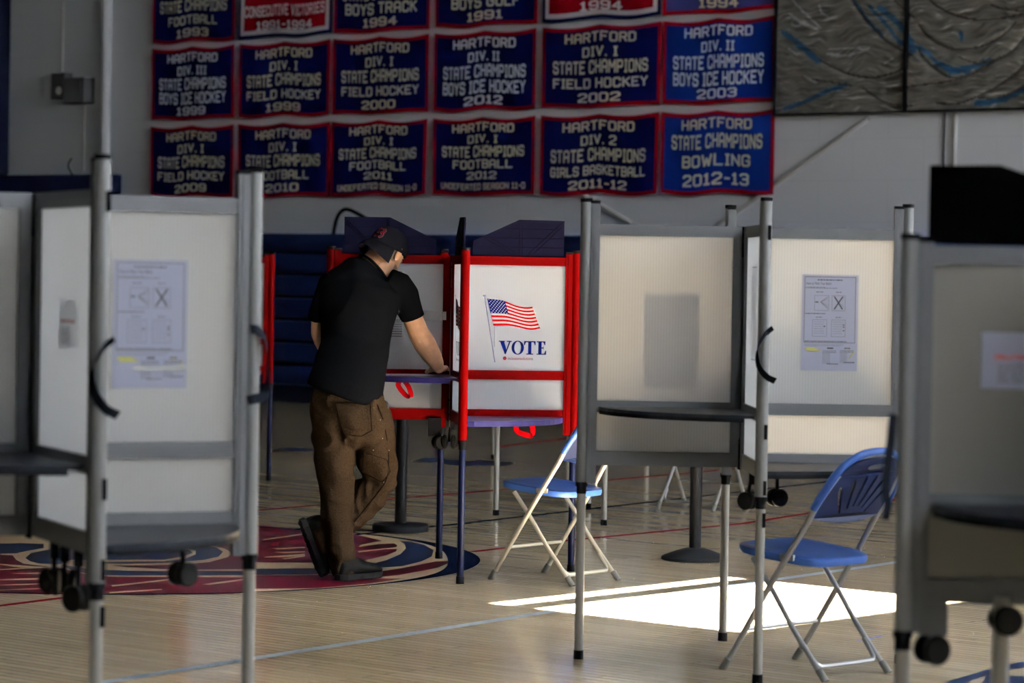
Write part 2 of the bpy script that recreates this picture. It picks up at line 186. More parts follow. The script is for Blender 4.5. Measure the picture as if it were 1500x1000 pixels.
def wall_mat():
    m = mat('painted_block', (0.70, 0.715, 0.75, 1), 0.75)
    nt = m.node_tree; N = nt.nodes; L = nt.links; b = N['Principled BSDF']
    tc = N.new('ShaderNodeTexCoord'); sp = N.new('ShaderNodeSeparateXYZ'); L.new(tc.outputs['Object'], sp.inputs[0])
    ad = N.new('ShaderNodeMath'); ad.operation = 'ADD'; L.new(sp.outputs[0], ad.inputs[0]); L.new(sp.outputs[1], ad.inputs[1])
    cb = N.new('ShaderNodeCombineXYZ'); L.new(ad.outputs[0], cb.inputs[0]); L.new(sp.outputs[2], cb.inputs[1])
    br = N.new('ShaderNodeTexBrick'); br.inputs['Scale'].default_value = 1.0
    br.inputs['Brick Width'].default_value = 0.8; br.inputs['Row Height'].default_value = 0.4; br.inputs['Mortar Size'].default_value = 0.008
    br.inputs['Color1'].default_value = (0.70, 0.715, 0.75, 1); br.inputs['Color2'].default_value = (0.69, 0.705, 0.74, 1)
    br.inputs['Mortar'].default_value = (0.665, 0.68, 0.715, 1)
    L.new(cb.outputs[0], br.inputs['Vector']); L.new(br.outputs['Color'], b.inputs['Base Color'])
    bp = N.new('ShaderNodeBump'); bp.inputs['Strength'].default_value = 0.35; bp.inputs['Distance'].default_value = 0.01
    iv = N.new('ShaderNodeMath'); iv.operation = 'SUBTRACT'; iv.inputs[0].default_value = 1; L.new(br.outputs['Fac'], iv.inputs[1])
    L.new(iv.outputs[0], bp.inputs['Height']); L.new(bp.outputs['Normal'], b.inputs['Normal'])
    return m
M['wall'] = wall_mat()

def floor_mat():
    m = mat('varnished_maple', (0.5, 0.4, 0.27, 1), 0.12)
    nt = m.node_tree; N = nt.nodes; L = nt.links; b = N['Principled BSDF']
    tc = N.new('ShaderNodeTexCoord'); mp = N.new('ShaderNodeMapping'); L.new(tc.outputs['Object'], mp.inputs[0])
    br = N.new('ShaderNodeTexBrick'); br.inputs['Scale'].default_value = 1.0; br.offset = 0.37; br.squash = 1
    br.inputs['Brick Width'].default_value = 0.9; br.inputs['Row Height'].default_value = 0.057; br.inputs['Mortar Size'].default_value = 0.0022
    br.inputs['Color1'].default_value = (0.70, 0.575, 0.385, 1); br.inputs['Color2'].default_value = (0.58, 0.465, 0.30, 1)
    br.inputs['Mortar'].default_value = (0.20, 0.15, 0.09, 1)
    L.new(mp.outputs[0], br.inputs['Vector'])
    # seams across the boards
    sp = N.new('ShaderNodeSeparateXYZ'); L.new(tc.outputs['Object'], sp.inputs[0])
    mo = N.new('ShaderNodeMath'); mo.operation = 'PINGPONG'; mo.inputs[1].default_value = 0.2; L.new(sp.outputs[0], mo.inputs[0])
    lt = N.new('ShaderNodeMath'); lt.operation = 'LESS_THAN'; lt.inputs[1].default_value = 0.0032; L.new(mo.outputs[0], lt.inputs[0])
    nz = N.new('ShaderNodeTexNoise'); mp2 = N.new('ShaderNodeMapping'); mp2.inputs['Scale'].default_value = (1.2, 30, 1)
    L.new(tc.outputs['Object'], mp2.inputs[0]); L.new(mp2.outputs[0], nz.inputs['Vector']); nz.inputs['Scale'].default_value = 1.5; nz.inputs['Detail'].default_value = 5
    mr = N.new('ShaderNodeMapRange'); mr.inputs[1].default_value = 0.3; mr.inputs[2].default_value = 0.7; mr.inputs[3].default_value = 0.88; mr.inputs[4].default_value = 1.08
    L.new(nz.outputs['Fac'], mr.inputs[0])
    mx = N.new('ShaderNodeMixRGB'); mx.blend_type = 'MULTIPLY'; mx.inputs[0].default_value = 1
    L.new(br.outputs['Color'], mx.inputs[1]); L.new(mr.outputs[0], mx.inputs[2])
    sm = N.new('ShaderNodeMath'); sm.operation = 'MULTIPLY'; sm.inputs[1].default_value = 0.16; L.new(lt.outputs[0], sm.inputs[0])
    mx2 = N.new('ShaderNodeMixRGB'); mx2.inputs[2].default_value = (0.16, 0.12, 0.08, 1); L.new(sm.outputs[0], mx2.inputs[0]); L.new(mx.outputs[0], mx2.inputs[1])
    L.new(mx2.outputs[0], b.inputs['Base Color'])
    bp = N.new('ShaderNodeBump'); bp.inputs['Strength'].default_value = 0.018; bp.inputs['Distance'].default_value = 0.01
    L.new(nz.outputs['Fac'], bp.inputs['Height']); L.new(bp.outputs['Normal'], b.inputs['Normal'])
    return m
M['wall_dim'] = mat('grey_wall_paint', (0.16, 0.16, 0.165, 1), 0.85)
M['floor'] = floor_mat()

def mural_mat(name, c1, c2, c3, metal):
    m = mat(name, c1, 0.38, metal)
    nt = m.node_tree; N = nt.nodes; L = nt.links; b = N['Principled BSDF']
    tc = N.new('ShaderNodeTexCoord')
    def layer(ang, seed):
        wv = N.new('ShaderNodeTexNoise'); wv.inputs['Scale'].default_value = 1.6; L.new(tc.outputs['Object'], wv.inputs['Vector'])
        ad = N.new('ShaderNodeMixRGB'); ad.blend_type = 'ADD'; ad.inputs[0].default_value = 0.45; L.new(tc.outputs['Object'], ad.inputs[1]); L.new(wv.outputs['Color'], ad.inputs[2])
        mp = N.new('ShaderNodeMapping'); mp.inputs['Rotation'].default_value = (0, ang, 0); mp.inputs['Scale'].default_value = (3.2, 1, 19); mp.inputs['Location'].default_value = (seed, 0, 0)
        L.new(ad.outputs[0], mp.inputs[0])
        nz = N.new('ShaderNodeTexNoise'); nz.inputs['Scale'].default_value = 1.5; nz.inputs['Detail'].default_value = 5; L.new(mp.outputs[0], nz.inputs['Vector'])
        return nz.outputs['Fac']
    A, B = layer(-0.75, 0), layer(0.95, 5)
    sel = N.new('ShaderNodeTexNoise'); sel.inputs['Scale'].default_value = 1.3; L.new(tc.outputs['Object'], sel.inputs['Vector'])
    sr = N.new('ShaderNodeMapRange'); sr.inputs[1].default_value = 0.42; sr.inputs[2].default_value = 0.58; L.new(sel.outputs['Fac'], sr.inputs[0])
    mx = N.new('ShaderNodeMix'); L.new(sr.outputs[0], mx.inputs[0]); L.new(A, mx.inputs[2]); L.new(B, mx.inputs[3])
    rp = N.new('ShaderNodeValToRGB'); e = rp.color_ramp.elements; e[0].position = 0.36; e[0].color = c1; e[1].position = 0.60; e[1].color = c2
    e2 = rp.color_ramp.elements.new(0.70); e2.color = c3
    L.new(mx.outputs[0], rp.inputs[0]); L.new(rp.outputs[0], b.inputs['Base Color'])
    bp = N.new('ShaderNodeBump'); bp.inputs['Strength'].default_value = 0.9; bp.inputs['Distance'].default_value = 0.05
    L.new(mx.outputs[0], bp.inputs['Height']); L.new(bp.outputs['Normal'], b.inputs['Normal'])
    return m
M['mural'] = mural_mat('beaten_metal', (0.10, 0.092, 0.08, 1), (0.22, 0.205, 0.185, 1), (0.55, 0.53, 0.52, 1), 0.3)
M['mural_blue'] = mural_mat('blue_glaze', (0.012, 0.045, 0.10, 1), (0.03, 0.11, 0.22, 1), (0.15, 0.3, 0.42, 1), 0.2)
M['mural_silver'] = mural_mat('silver_brushed', (0.2, 0.2, 0.21, 1), (0.42, 0.42, 0.44, 1), (0.7, 0.7, 0.72, 1), 0.4)
M['mural_groove'] = mat('mural_groove', (0.05, 0.042, 0.035, 1), 0.8)

# ------------------------------------------------------------------ mesh helpers
def obj(name, bm, m, parent=None, smooth=False, loc=None, rotz=None):
    me = bpy.data.meshes.new(name)
    if True:
        bmesh.ops.recalc_face_normals(bm, faces=bm.faces)
    bm.to_mesh(me); bm.free()
    for x in (m if isinstance(m, (list, tuple)) else [m]):
        me.materials.append(x)
    if smooth:
        for p in me.polygons: p.use_smooth = True
        me.set_sharp_from_angle(angle=math.radians(40))
    o = bpy.data.objects.new(name, me); COL.objects.link(o)
    if parent: o.parent = parent
    if loc is not None: o.location = loc
    if rotz is not None: o.rotation_euler = (0, 0, rotz)
    return o
def tag(o, label, cat, group=None):
    o['label'] = label; o['category'] = cat
    if group: o['group'] = group
    return o
def thing(name, label, cat, loc=(0, 0, 0), rotz=0.0, group=None):
    o = bpy.data.objects.new(name, None); COL.objects.link(o)
    o.location = loc; o.rotation_euler = (0, 0, rotz); o.empty_display_size = 0.1
    return tag(o, label, cat, group)
def struct(o):
    o['kind'] = 'structure'; return o
def new(): return bmesh.new()
def box(bm, x0, x1, y0, y1, z0, z1, mi=0, xf=None):
    vs = [bm.verts.new((x, y, z)) for x in (x0, x1) for y in (y0, y1) for z in (z0, z1)]
    for f in ((0, 1, 3, 2), (4, 6, 7, 5), (0, 4, 5, 1), (2, 3, 7, 6), (0, 2, 6, 4), (1, 5, 7, 3)):
        fc = bm.faces.new([vs[i] for i in f]); fc.material_index = mi
    if xf is not None:
        for v in vs: v.co = xf @ v.co
    return vs
def frame_for(t, up=Vector((0, 0, 1))):
    t = t.normalized()
    if abs(t.dot(up)) > 0.99: up = Vector((0, 1, 0))
    a = t.cross(up).normalized(); b = t.cross(a).normalized()
    return a, b
def tube(bm, pts, r, seg=10, caps=True, closed=False, mi=0, xf=None):
    pts = [Vector(p) for p in pts]; n = len(pts); rings = []
    rs = r if isinstance(r, (list, tuple)) else [r]*n
    a = None
    for i, p in enumerate(pts):
        if closed: t = pts[(i+1) % n] - pts[i-1]
        else: t = pts[min(i+1, n-1)] - pts[max(i-1, 0)]
        t.normalize()
        if a is None: a, b = frame_for(t)
        else:
            a = (a - t*a.dot(t)).normalized(); b = t.cross(a)
        ring = []
        for k in range(seg):
            c, s = math.cos(2*PI*k/seg), math.sin(2*PI*k/seg)
            co = p + (a*c + b*s)*rs[i]
            ring.append(bm.verts.new(xf @ co if xf is not None else co))
        rings.append(ring)
    rng = range(n) if closed else range(n-1)
    for i in rng:
        A, B = rings[i], rings[(i+1) % n]
        for k in range(seg):
            f = bm.faces.new((A[k], A[(k+1) % seg], B[(k+1) % seg], B[k])); f.material_index = mi
    if caps and not closed:
        bm.faces.new(rings[0][::-1]).material_index = mi; bm.faces.new(rings[-1]).material_index = mi
def cyl(bm, x, y, z0, z1, r, seg=18, r1=None, mi=0, xf=None):
    tube(bm, [(x, y, z0), (x, y, z1)], [r, r if r1 is None else r1], seg, mi=mi, xf=xf)
def lathe(bm, prof, seg=32, x=0, y=0):
    rings = []
    for r, z in prof:
        rings.append([bm.verts.new((x+r*math.cos(2*PI*k/seg), y+r*math.sin(2*PI*k/seg), z)) for k in range(seg)])
    for A, B in zip(rings, rings[1:]):
        for k in range(seg): bm.faces.new((A[k], A[(k+1) % seg], B[(k+1) % seg], B[k]))
    bm.faces.new(rings[0][::-1]); bm.faces.new(rings[-1])
def prism(bm, poly, lo, hi, fn, mi=0):
    """extrude a 2-D polygon between lo and hi; fn(a, b, h) gives the 3-D point"""
    A = [bm.verts.new(fn(a, b, lo)) for a, b in poly]; B = [bm.verts.new(fn(a, b, hi)) for a, b in poly]
    n = len(poly)
    fs = [bm.faces.new(A[::-1]), bm.faces.new(B)]
    for i in range(n): fs.append(bm.faces.new((A[i], A[(i+1) % n], B[(i+1) % n], B[i])))
    for f in fs: f.material_index = mi
def ribbon(bm, pts, wid, axis, th=0.002, mi=0, xf=None):
    pts = [Vector(p) for p in pts]; axis = Vector(axis).normalized(); rows = []
    for i, p in enumerate(pts):
        t = (pts[min(i+1, len(pts)-1)] - pts[max(i-1, 0)]).normalized()
        w = (axis - t*axis.dot(t)).normalized()*wid/2; nn = t.cross(w).normalized()*th/2
        row = [p-w-nn, p+w-nn, p+w+nn, p-w+nn]
        rows.append([bm.verts.new(xf @ c if xf is not None else c) for c in row])
    for A, B in zip(rows, rows[1:]):
        for k in range(4): bm.faces.new((A[k], A[(k+1) % 4], B[(k+1) % 4], B[k])).material_index = mi
    bm.faces.new(rows[0][::-1]).material_index = mi; bm.faces.new(rows[-1]).material_index = mi
def smooth_path(pts, n=6):
    pts = [Vector(p) for p in pts]; out = []
    for i in range(len(pts)-1):
        p0, p1, p2, p3 = pts[max(i-1, 0)], pts[i], pts[i+1], pts[min(i+2, len(pts)-1)]
        for k in range(n):
            t = k/n
            out.append(0.5*((2*p1) + (p2-p0)*t + (2*p0-5*p1+4*p2-p3)*t*t + (3*p1-p0-3*p2+p3)*t**3))
    out.append(pts[-1]); return out
def bevel(bm, w, seg=2):
    bmesh.ops.bevel(bm, geom=[e for e in bm.edges], offset=w, segments=seg, affect='EDGES', profile=0.5)

# block lettering -------------------------------------------------------------
GL = {
 'A': [[(0,0),(0,5),(1,6),(3,6),(4,5),(4,0)],[(0,2.5),(4,2.5)]],
 'B': [[(0,0),(0,6),(3.2,6),(4,5.3),(4,3.8),(3.4,3.1),(4,2.4),(4,.7),(3.2,0),(0,0)],[(0,3.1),(3.4,3.1)]],
 'C': [[(4,4.4),(4,5.2),(3.2,6),(.8,6),(0,5.2),(0,.8),(.8,0),(3.2,0),(4,.8),(4,1.6)]],
 'D': [[(0,0),(0,6),(3.1,6),(4,5.1),(4,.9),(3.1,0),(0,0)]],
 'E': [[(4,6),(0,6),(0,0),(4,0)],[(0,3.1),(3,3.1)]],
 'F': [[(4,6),(0,6),(0,0)],[(0,3),(3,3)]],
 'G': [[(4,4.6),(4,5.2),(3.2,6),(.8,6),(0,5.2),(0,.8),(.8,0),(3.2,0),(4,.8),(4,2.8),(2.3,2.8)]],
 'H': [[(0,0),(0,6)],[(4,0),(4,6)],[(0,3),(4,3)]],
 'I': [[(1,0),(1,6)],[(.2,6),(1.8,6)],[(.2,0),(1.8,0)]],
 'J': [[(4,6),(4,.8),(3.2,0),(.8,0),(0,.8),(0,1.6)]],
 'K': [[(0,0),(0,6)],[(0,2.6),(4,6)],[(1.3,3.4),(4,0)]],
 'L': [[(0,6),(0,0),(4,0)]],
 'M': [[(0,0),(0,6),(2.4,2.6),(4.8,6),(4.8,0)]],
 'N': [[(0,0),(0,6),(4,0),(4,6)]],
 'O': [[(0,.8),(0,5.2),(.8,6),(3.2,6),(4,5.2),(4,.8),(3.2,0),(.8,0),(0,.8)]],
 'P': [[(0,0),(0,6),(3.2,6),(4,5.2),(4,3.4),(3.2,2.6),(0,2.6)]],
 'R': [[(0,0),(0,6),(3.2,6),(4,5.2),(4,3.6),(3.2,2.8),(0,2.8)],[(2.4,2.8),(4,0)]],
 'S': [[(4,4.7),(4,5.2),(3.2,6),(.8,6),(0,5.2),(0,3.9),(.8,3.2),(3.2,2.9),(4,2.2),(4,.8),(3.2,0),(.8,0),(0,.8),(0,1.4)]],
 'T': [[(0,6),(4,6)],[(2,0),(2,6)]],
 'U': [[(0,6),(0,.8),(.8,0),(3.2,0),(4,.8),(4,6)]],
 'V': [[(0,6),(2,0),(4,6)]],
 'W': [[(0,6),(1.2,0),(2.4,4),(3.6,0),(4.8,6)]],
 'Y': [[(0,6),(2,3),(4,6)],[(2,3),(2,0)]],
 '0': [[(0,.8),(0,5.2),(.8,6),(3.2,6),(4,5.2),(4,.8),(3.2,0),(.8,0),(0,.8)]],
 '1': [[(.2,5),(1.2,6),(1.2,0)],[(0,0),(2.4,0)]],
 '2': [[(0,4.8),(0,5.2),(.8,6),(3.2,6),(4,5.2),(4,3.8),(0,.8),(0,0),(4,0)]],
 '3': [[(0,5.2),(.8,6),(3.2,6),(4,5.2),(4,3.8),(3.3,3.1),(4,2.4),(4,.8),(3.2,0),(.8,0),(0,.8)],[(1.4,3.1),(3.3,3.1)]],
 '4': [[(3,0),(3,6),(0,2),(4.2,2)]],
 '9': [[(0,.8),(.8,0),(3.2,0),(4,.8),(4,5.2),(3.2,6),(.8,6),(0,5.2),(0,3.5),(.8,2.7),(4,2.7)]],
 '-': [[(.2,3),(2.2,3)]], '.': [[(.3,0),(.5,0)]],
}
def stroke_text(bm, s, cx, cz, wid, hei, fn, t=1.25, mi=0):
    adv, x = [], 0
    for ch in s:
        if ch == ' ': x += 3.0; continue
        w = max(p[0] for st in GL[ch] for p in st); adv.append((ch, x)); x += w + t + 0.75
    tot = x - 0.75 - t
    sx = (wid)/(tot+t); sz = hei/(6+t)
    tx = t*sx/2; tz = t*sz/2
    for ch, x0 in adv:
        for st in GL[ch]:
            for (ax, az), (bx, bz) in zip(st, st[1:]):
                a = Vector((cx + (x0+ax - tot/2)*sx, cz + (az-3)*sz)); b = Vector((cx + (x0+bx - tot/2)*sx, cz + (bz-3)*sz))
                d = (b-a)
                if d.length < 1e-6: continue
                d.normalize()
                n2 = Vector((-d.y*tx, d.x*tz)); e = Vector((d.x*tx, d.y*tz))*0.75
                q = [a-e-n2, b+e-n2, b+e+n2, a-e+n2]
                f = bm.faces.new([bm.verts.new(fn(p.x, p.y)) for p in q]); f.material_index = mi

# ------------------------------------------------------------------ the room
U_L, U_R, V_F, V_B, H_R = -31.5, 3.0, -4.0, 23.614, 8.6
def cobj(name, bm, m, parent=None, smooth=False):   # geometry given in gym axes
    return obj(name, bm, m, parent, smooth, rotz=CA if parent is None else None)
bm = new(); box(bm, U_L-.3, U_R+.3, V_F-.3, V_B+.3, -0.2, 0)
floor_o = struct(cobj('floor', bm, M['floor']))
bm = new(); box(bm, U_L-.3, U_R+.3, V_F-.3, V_B+.3, H_R, H_R+.2); struct(cobj('ceiling', bm, M['ceiling']))
bm = new(); box(bm, U_L-.3, U_R+.3, V_B, V_B+.3, 0, H_R); struct(cobj('wall_back', bm, M['wall']))
bm = new(); box(bm, U_L-.3, U_L, V_F, V_B, 0, H_R); struct(cobj('wall_left', bm, M['wall_dim']))
bm = new(); box(bm, U_L-.3, U_R+.3, V_F-.3, V_F, 0, H_R); struct(cobj('wall_front', bm, M['wall_dim']))
# right wall with a clear clerestory pane (throws the sun patch), a slit above it and frosted windows
tanE = math.tan(SUN_EL)
pz0, pz1 = (U_R+7.10)*tanE, (U_R+8.22)*tanE
sz0, sz1 = (U_R+8.36)*tanE, (U_R+8.42)*tanE + .034
holes = [(9.70, 11.43, pz0, pz1), (9.70, 11.43, sz0, sz1)] + [(11.7+2.3*k, 13.7+2.3*k, 3.7, 6.3) for k in range(4)] + [(1.0, 5.0, 4.0, 6.0)]
vs_ = sorted({V_F, V_B} | {h[0] for h in holes} | {h[1] for h in holes}); zs_ = sorted({0.0, H_R} | {h[2] for h in holes} | {h[3] for h in holes})
bm = new()
for v0, v1 in zip(vs_, vs_[1:]):
    for z0, z1 in zip(zs_, zs_[1:]):
        vm, zm = (v0+v1)/2, (z0+z1)/2
        if any(h[0] < vm < h[1] and h[2] < zm < h[3] for h in holes): continue
        box(bm, U_R, U_R+.06, v0, v1, z0, z1)
struct(cobj('wall_right', bm, M['wall']))
for k, (v0, v1, z0, z1) in enumerate(holes[2:]):
    bm = new(); box(bm, U_R+.02, U_R+.03, v0+.04, v1-.04, z0+.04, z1-.04)
    w_ = struct(cobj('window_%d' % (k+1), bm, M['frost']))
    bm = new()
    for a in ((v0, v0+.05, z0, z1), (v1-.05, v1, z0, z1), (v0+.05, v1-.05, z0, z0+.05), (v0+.05, v1-.05, z1-.05, z1)): box(bm, U_R-.01, U_R+.05, *a)
    cobj('window_frame', bm, M['alu'], w_)

lamp = thing('added_fill_lamp', 'unseen round lamp added under the ceiling to brighten the floor', 'lamp', court(-7.5, 9.7, H_R-.4))  # fixture added to go with the floor fill light, never in view
bm = new(); lathe(bm, [(.10, .12), (.32, .08), (.62, -.02), (.66, -.05), (.60, -.045), (.30, .05), (.02, .06)], 32); obj('shade', bm, M['pipe'], lamp, True)
bm = new(); cyl(bm, 0, 0, .10, .4, .02, 10); obj('stem', bm, M['black'], lamp)
# ---- court paint (on the floor, child meshes of it; given in world axes, turned back into the floor's)
def unc(x, y): return (x*UX + y*UY, x*VX + y*VY)
def paint_poly(bm, poly, z):
    vs = [bm.verts.new((*unc(x, y), z)) for x, y in poly]
    bmesh.ops.triangle_fill(bm, use_beauty=True, edges=[bm.edges.new((vs[i], vs[(i+1) % len(vs)])) for i in range(len(vs))])
def up_faces(bm):
    for f in bm.faces:
        f.normal_update()
        if f.normal.z < 0: f.normal_flip()
def paint_obj(name, polys, m, z):
    bm = new()
    for p in polys: paint_poly(bm, p, z)
    bmesh.ops.recalc_face_normals(bm, faces=bm.faces); up_faces(bm)
    me = bpy.data.meshes.new(name); bm.to_mesh(me); bm.free(); me.materials.append(m)
    o = bpy.data.objects.new(name, me); COL.objects.link(o); o.parent = floor_o; o['kind'] = 'structure'
    return o
def line(name, pts, w, m, z=0.0008):
    polys = []
    for (x0, y0), (x1, y1) in zip(pts, pts[1:]):
        d = Vector((x1-x0, y1-y0)).normalized()*w/2; nx, ny = -d.y, d.x
        polys.append([(x0-nx, y0-ny), (x1-nx, y1-ny), (x1+nx, y1+ny), (x0+nx, y0+ny)])
    return paint_obj(name, polys, m, z)
line('court_line', [(-2.6, 8.35), (-1.38, 10.24), (0.23, 12.65), (1.92, 14.95), (3.2, 16.8)], 0.06, M['paint_lightblue'])
line('court_line', [(-3.4, 15.1), (-1.46, 17.68), (-0.21, 19.41), (2.2, 22.9)], 0.05, M['paint_line_red'])
line('court_line', [(-0.19, 15.22), (0.35, 16.0), (1.37, 17.25), (2.42, 19.13), (3.4, 20.9)], 0.05, M['paint_line_red'])
line('court_line', [(-1.1, 15.7), (-0.22, 17.01), (1.8, 20.2), (3, 22.1)], 0.05, M['paint_dark'])
line('court_line', [(-1.35, 16.35), (-0.74, 16.34), (-0.22, 16.95)], 0.05, M['paint_dark'], 0.0007)
line('court_line', [(-2.5, 11.9), (-1.93, 12.80)], 0.05, M['paint_line_red'])
line('court_line', [(-0.15, 24.38), (1.68, 28.63)], 0.07, M['paint_line_red'])
line('court_line', [(1.41, 11.76), (1.52, 11.91)], 0.018, M['tape_blue'])
# centre circle: cream disc, dark ring thickened to a crescent on one side, maroon/blue swirl
CX, CY, CR = -1.98, 14.75, 1.84
paint_obj('center_circle_ground', [[(CX+CR*math.cos(a*PI/48), CY+CR*math.sin(a*PI/48)) for a in range(96)]], M['paint_cream'], 0.0005)
bm = new(); ro, ri = [], []
for k in range(97):
    a = PI*k/48
    th_ = 0.035 + 0.13*max(0, math.cos(a-0.05))**10
    for L_, r_ in ((ro, CR), (ri, CR-th_)): L_.append(bm.verts.new((*unc(CX+r_*math.cos(a), CY+r_*math.sin(a)), 0.0012)))
for k in range(96): bm.faces.new((ro[k], ro[k+1], ri[k+1], ri[k]))
up_faces(bm)
me = bpy.data.meshes.new('center_circle_ring'); bm.to_mesh(me); bm.free(); me.materials.append(M['paint_dark'])
o = bpy.data.objects.new('center_circle_ring', me); COL.objects.link(o); o.parent = floor_o; o['kind'] = 'structure'
paint_obj('center_logo_red', PAINT['red'], M['paint_red'], 0.0010)
paint_obj('center_logo_blue', PAINT['blue'], M['paint_blue'], 0.0014)
paint_obj('center_logo_streaks', PAINT['cream'], M['paint_cream'], 0.0018)
paint_obj('court_arc', PAINT['arc'], M['paint_blue'], 0.0009)
paint_obj('court_letter', PAINT['far'], M['paint_blue'], 0.0009)

# ---- bleachers, folded against the wall
BF = V_B - 1.0
bl = thing('bleachers', 'long navy folded bleachers closed flat against the far wall below the banners', 'bleachers', court(0, 0, 0), CA)
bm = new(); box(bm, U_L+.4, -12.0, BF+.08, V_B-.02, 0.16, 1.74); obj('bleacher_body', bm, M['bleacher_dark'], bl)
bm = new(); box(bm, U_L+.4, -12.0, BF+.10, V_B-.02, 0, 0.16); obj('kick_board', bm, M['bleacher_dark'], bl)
for z1 in (1.838, 1.625, 1.38, 1.135, 0.89, 0.645, 0.40):
    bm = new(); box(bm, U_L+.4, -12.0, BF, BF+.30 if z1 < 1.8 else V_B-.05, z1-.205, z1); bevel(bm, 0.02, 2)
    obj('seat_row', bm, M['bleacher'], bl, True)
bm = new(); tube(bm, smooth_path([(-22.5, V_B-.5, 1.8), (-22.45, V_B-.5, 2.0), (-22.36, V_B-.5, 2.1), (-22.22, V_B-.5, 2.10), (-21.9, V_B-.5, 1.965), (-21.6, V_B-.5, 1.82)]), 0.022)
obj('handrail', bm, M['black'], bl, True)

# ---- championship banners
BU = [-25.97, -24.49, -22.99, -21.46, -19.93, -18.33, -16.90]
ROWZ = [(2.28, 3.11), (3.185, 4.03), (4.085, 4.95)]
def banner(col, row, lines, cloth, letter, label, border='red_cloth', inner=None, sag=0.03):
    u0, u1 = BU[col]+.012, BU[col+1]-.012 - (0.05 if col in (0, 2, 3) else 0)
    z0, z1 = ROWZ[row]; W, Hh = u1-u0, z1-z0
    ph = random.random()*6
    def disp(x, z):
        k = (Hh - z)/Hh
        return 0.010*math.sin(x*5.2+ph)*(0.4+k) + 0.006*math.sin(x*11+ph*2+z*2)
    def drop(x, z):     # the top edge sags between its nails, the hem follows
        t = x/W
        return -sag*(abs(math.sin(PI*2*t)))*(0.35+0.65*z/Hh) + (0.012*math.sin(PI*t*3+ph))*(1-z/Hh)
    fn = lambda x, z: Vector((x, -0.03+disp(x, z), z+drop(x, z)))
    B = 0.042
    xs = [0, B] + ([B+.05] if inner else []) + [W*k/26 for k in range(2, 25)] + ([W-B-.05] if inner else []) + [W-B, W]
    zs = [0, B] + ([B+.05] if inner else []) + [Hh*k/12 for k in range(2, 11)] + ([Hh-B-.05] if inner else []) + [Hh-B, Hh]
    xs = sorted(set(xs)); zs = sorted(set(zs))
    bm = new(); g = [[bm.verts.new(fn(x, z)) for z in zs] for x in xs]
    for i in range(len(xs)-1):
        for j in range(len(zs)-1):
            f = bm.faces.new((g[i][j], g[i+1][j], g[i+1][j+1], g[i][j+1]))
            xm, zm = (xs[i]+xs[i+1])/2, (zs[j]+zs[j+1])/2
            e = min(xm, W-xm, zm, Hh-zm)
            f.material_index = 1 if e < B else (2 if inner and e < B+.05 else 0)
    res = bmesh.ops.extrude_face_region(bm, geom=list(bm.faces))
    for v in res['geom']:
        if isinstance(v, bmesh.types.BMVert): v.co.y += 0.004
    o = obj('championship_banner', bm, [M[cloth], M[border], M[inner or border]], None, True, loc=court(u0, V_B-.03, z0), rotz=CA)
    tag(o, label, 'banner', 'championship banners on the far wall')
    fn2 = lambda x, z: fn(x, z) + Vector((0, -0.006, 0))
    bm = new()
    for s, cz, wd, hh in lines: stroke_text(bm, s, W*0.5, Hh*cz, W*wd, Hh*hh, fn2)
    obj('lettering', bm, M[letter], o)
def five(div, sport, year, tall=False):
    return [('HARTFORD', .865, .60, .125), ('DIV. '+div, .685, .30 if len(div) < 3 else .36, .125), ('STATE CHAMPIONS', .50, .80, .165),
            (sport, .30, .80 if len(sport) > 9 else .56, .165 if tall else .125), (year, .125, .36 if len(year) < 6 else .48, .115)]
def six(year):
    return [('HARTFORD', .885, .60, .115), ('DIV. I', .735, .30, .105), ('STATE CHAMPIONS', .575, .80, .145), ('FOOTBALL', .41, .58, .115), (year, .265, .30, .10), ('UNDEFEATED SEASON 11-0', .12, .82, .085)]
banner(0, 0, five('I', 'FIELD HOCKEY', '2009'), 'navy_cloth', 'gold_letter', 'navy HARTFORD DIV. I field hockey banner dated 2009, bottom row')
banner(1, 0, five('I', 'FOOTBALL', '2010'), 'navy_cloth', 'gold_letter', 'navy HARTFORD football champions banner dated 2010, behind the silver post')
banner(2, 0, six('2011'), 'navy_cloth', 'gold_letter', 'navy HARTFORD football banner dated 2011 with undefeated season line')
banner(3, 0, six('2012'), 'navy_cloth', 'gold_letter', 'navy HARTFORD football banner dated 2012 with undefeated season line')
banner(4, 0, five('2', 'GIRLS BASKETBALL', '2011-12'), 'navy_cloth', 'gold_letter', 'navy HARTFORD girls basketball champions banner dated 2011-12')
banner(5, 0, [('HARTFORD', .86, .62, .13), ('STATE CHAMPIONS', .645, .80, .18), ('BOWLING', .41, .60, .15), ('2012-13', .18, .58, .15)], 'royal_cloth', 'gold_letter', 'royal blue HARTFORD bowling champions banner dated 2012-13')
banner(0, 1, five('III', 'BOYS ICE HOCKEY', '1999', True), 'navy_cloth', 'white_letter', 'navy HARTFORD DIV. III boys ice hockey banner dated 1999')
banner(1, 1, five('I', 'FIELD HOCKEY', '1999'), 'navy_cloth', 'gold_letter', 'navy HARTFORD DIV. I field hockey banner dated 1999, middle row')
banner(2, 1, five('I', 'FIELD HOCKEY', '2000'), 'navy_cloth', 'gold_letter', 'navy HARTFORD field hockey champions banner dated 2000')
banner(3, 1, five('II', 'BOYS ICE HOCKEY', '2012', True), 'navy_cloth', 'white_letter', 'navy HARTFORD DIV. II boys ice hockey banner dated 2012')
banner(4, 1, five('I', 'FIELD HOCKEY', '2002'), 'navy_cloth', 'gold_letter', 'navy HARTFORD field hockey champions banner dated 2002')
banner(5, 1, five('II', 'BOYS ICE HOCKEY', '2003', True), 'royal_cloth', 'white_letter', 'royal blue HARTFORD boys ice hockey banner dated 2003')
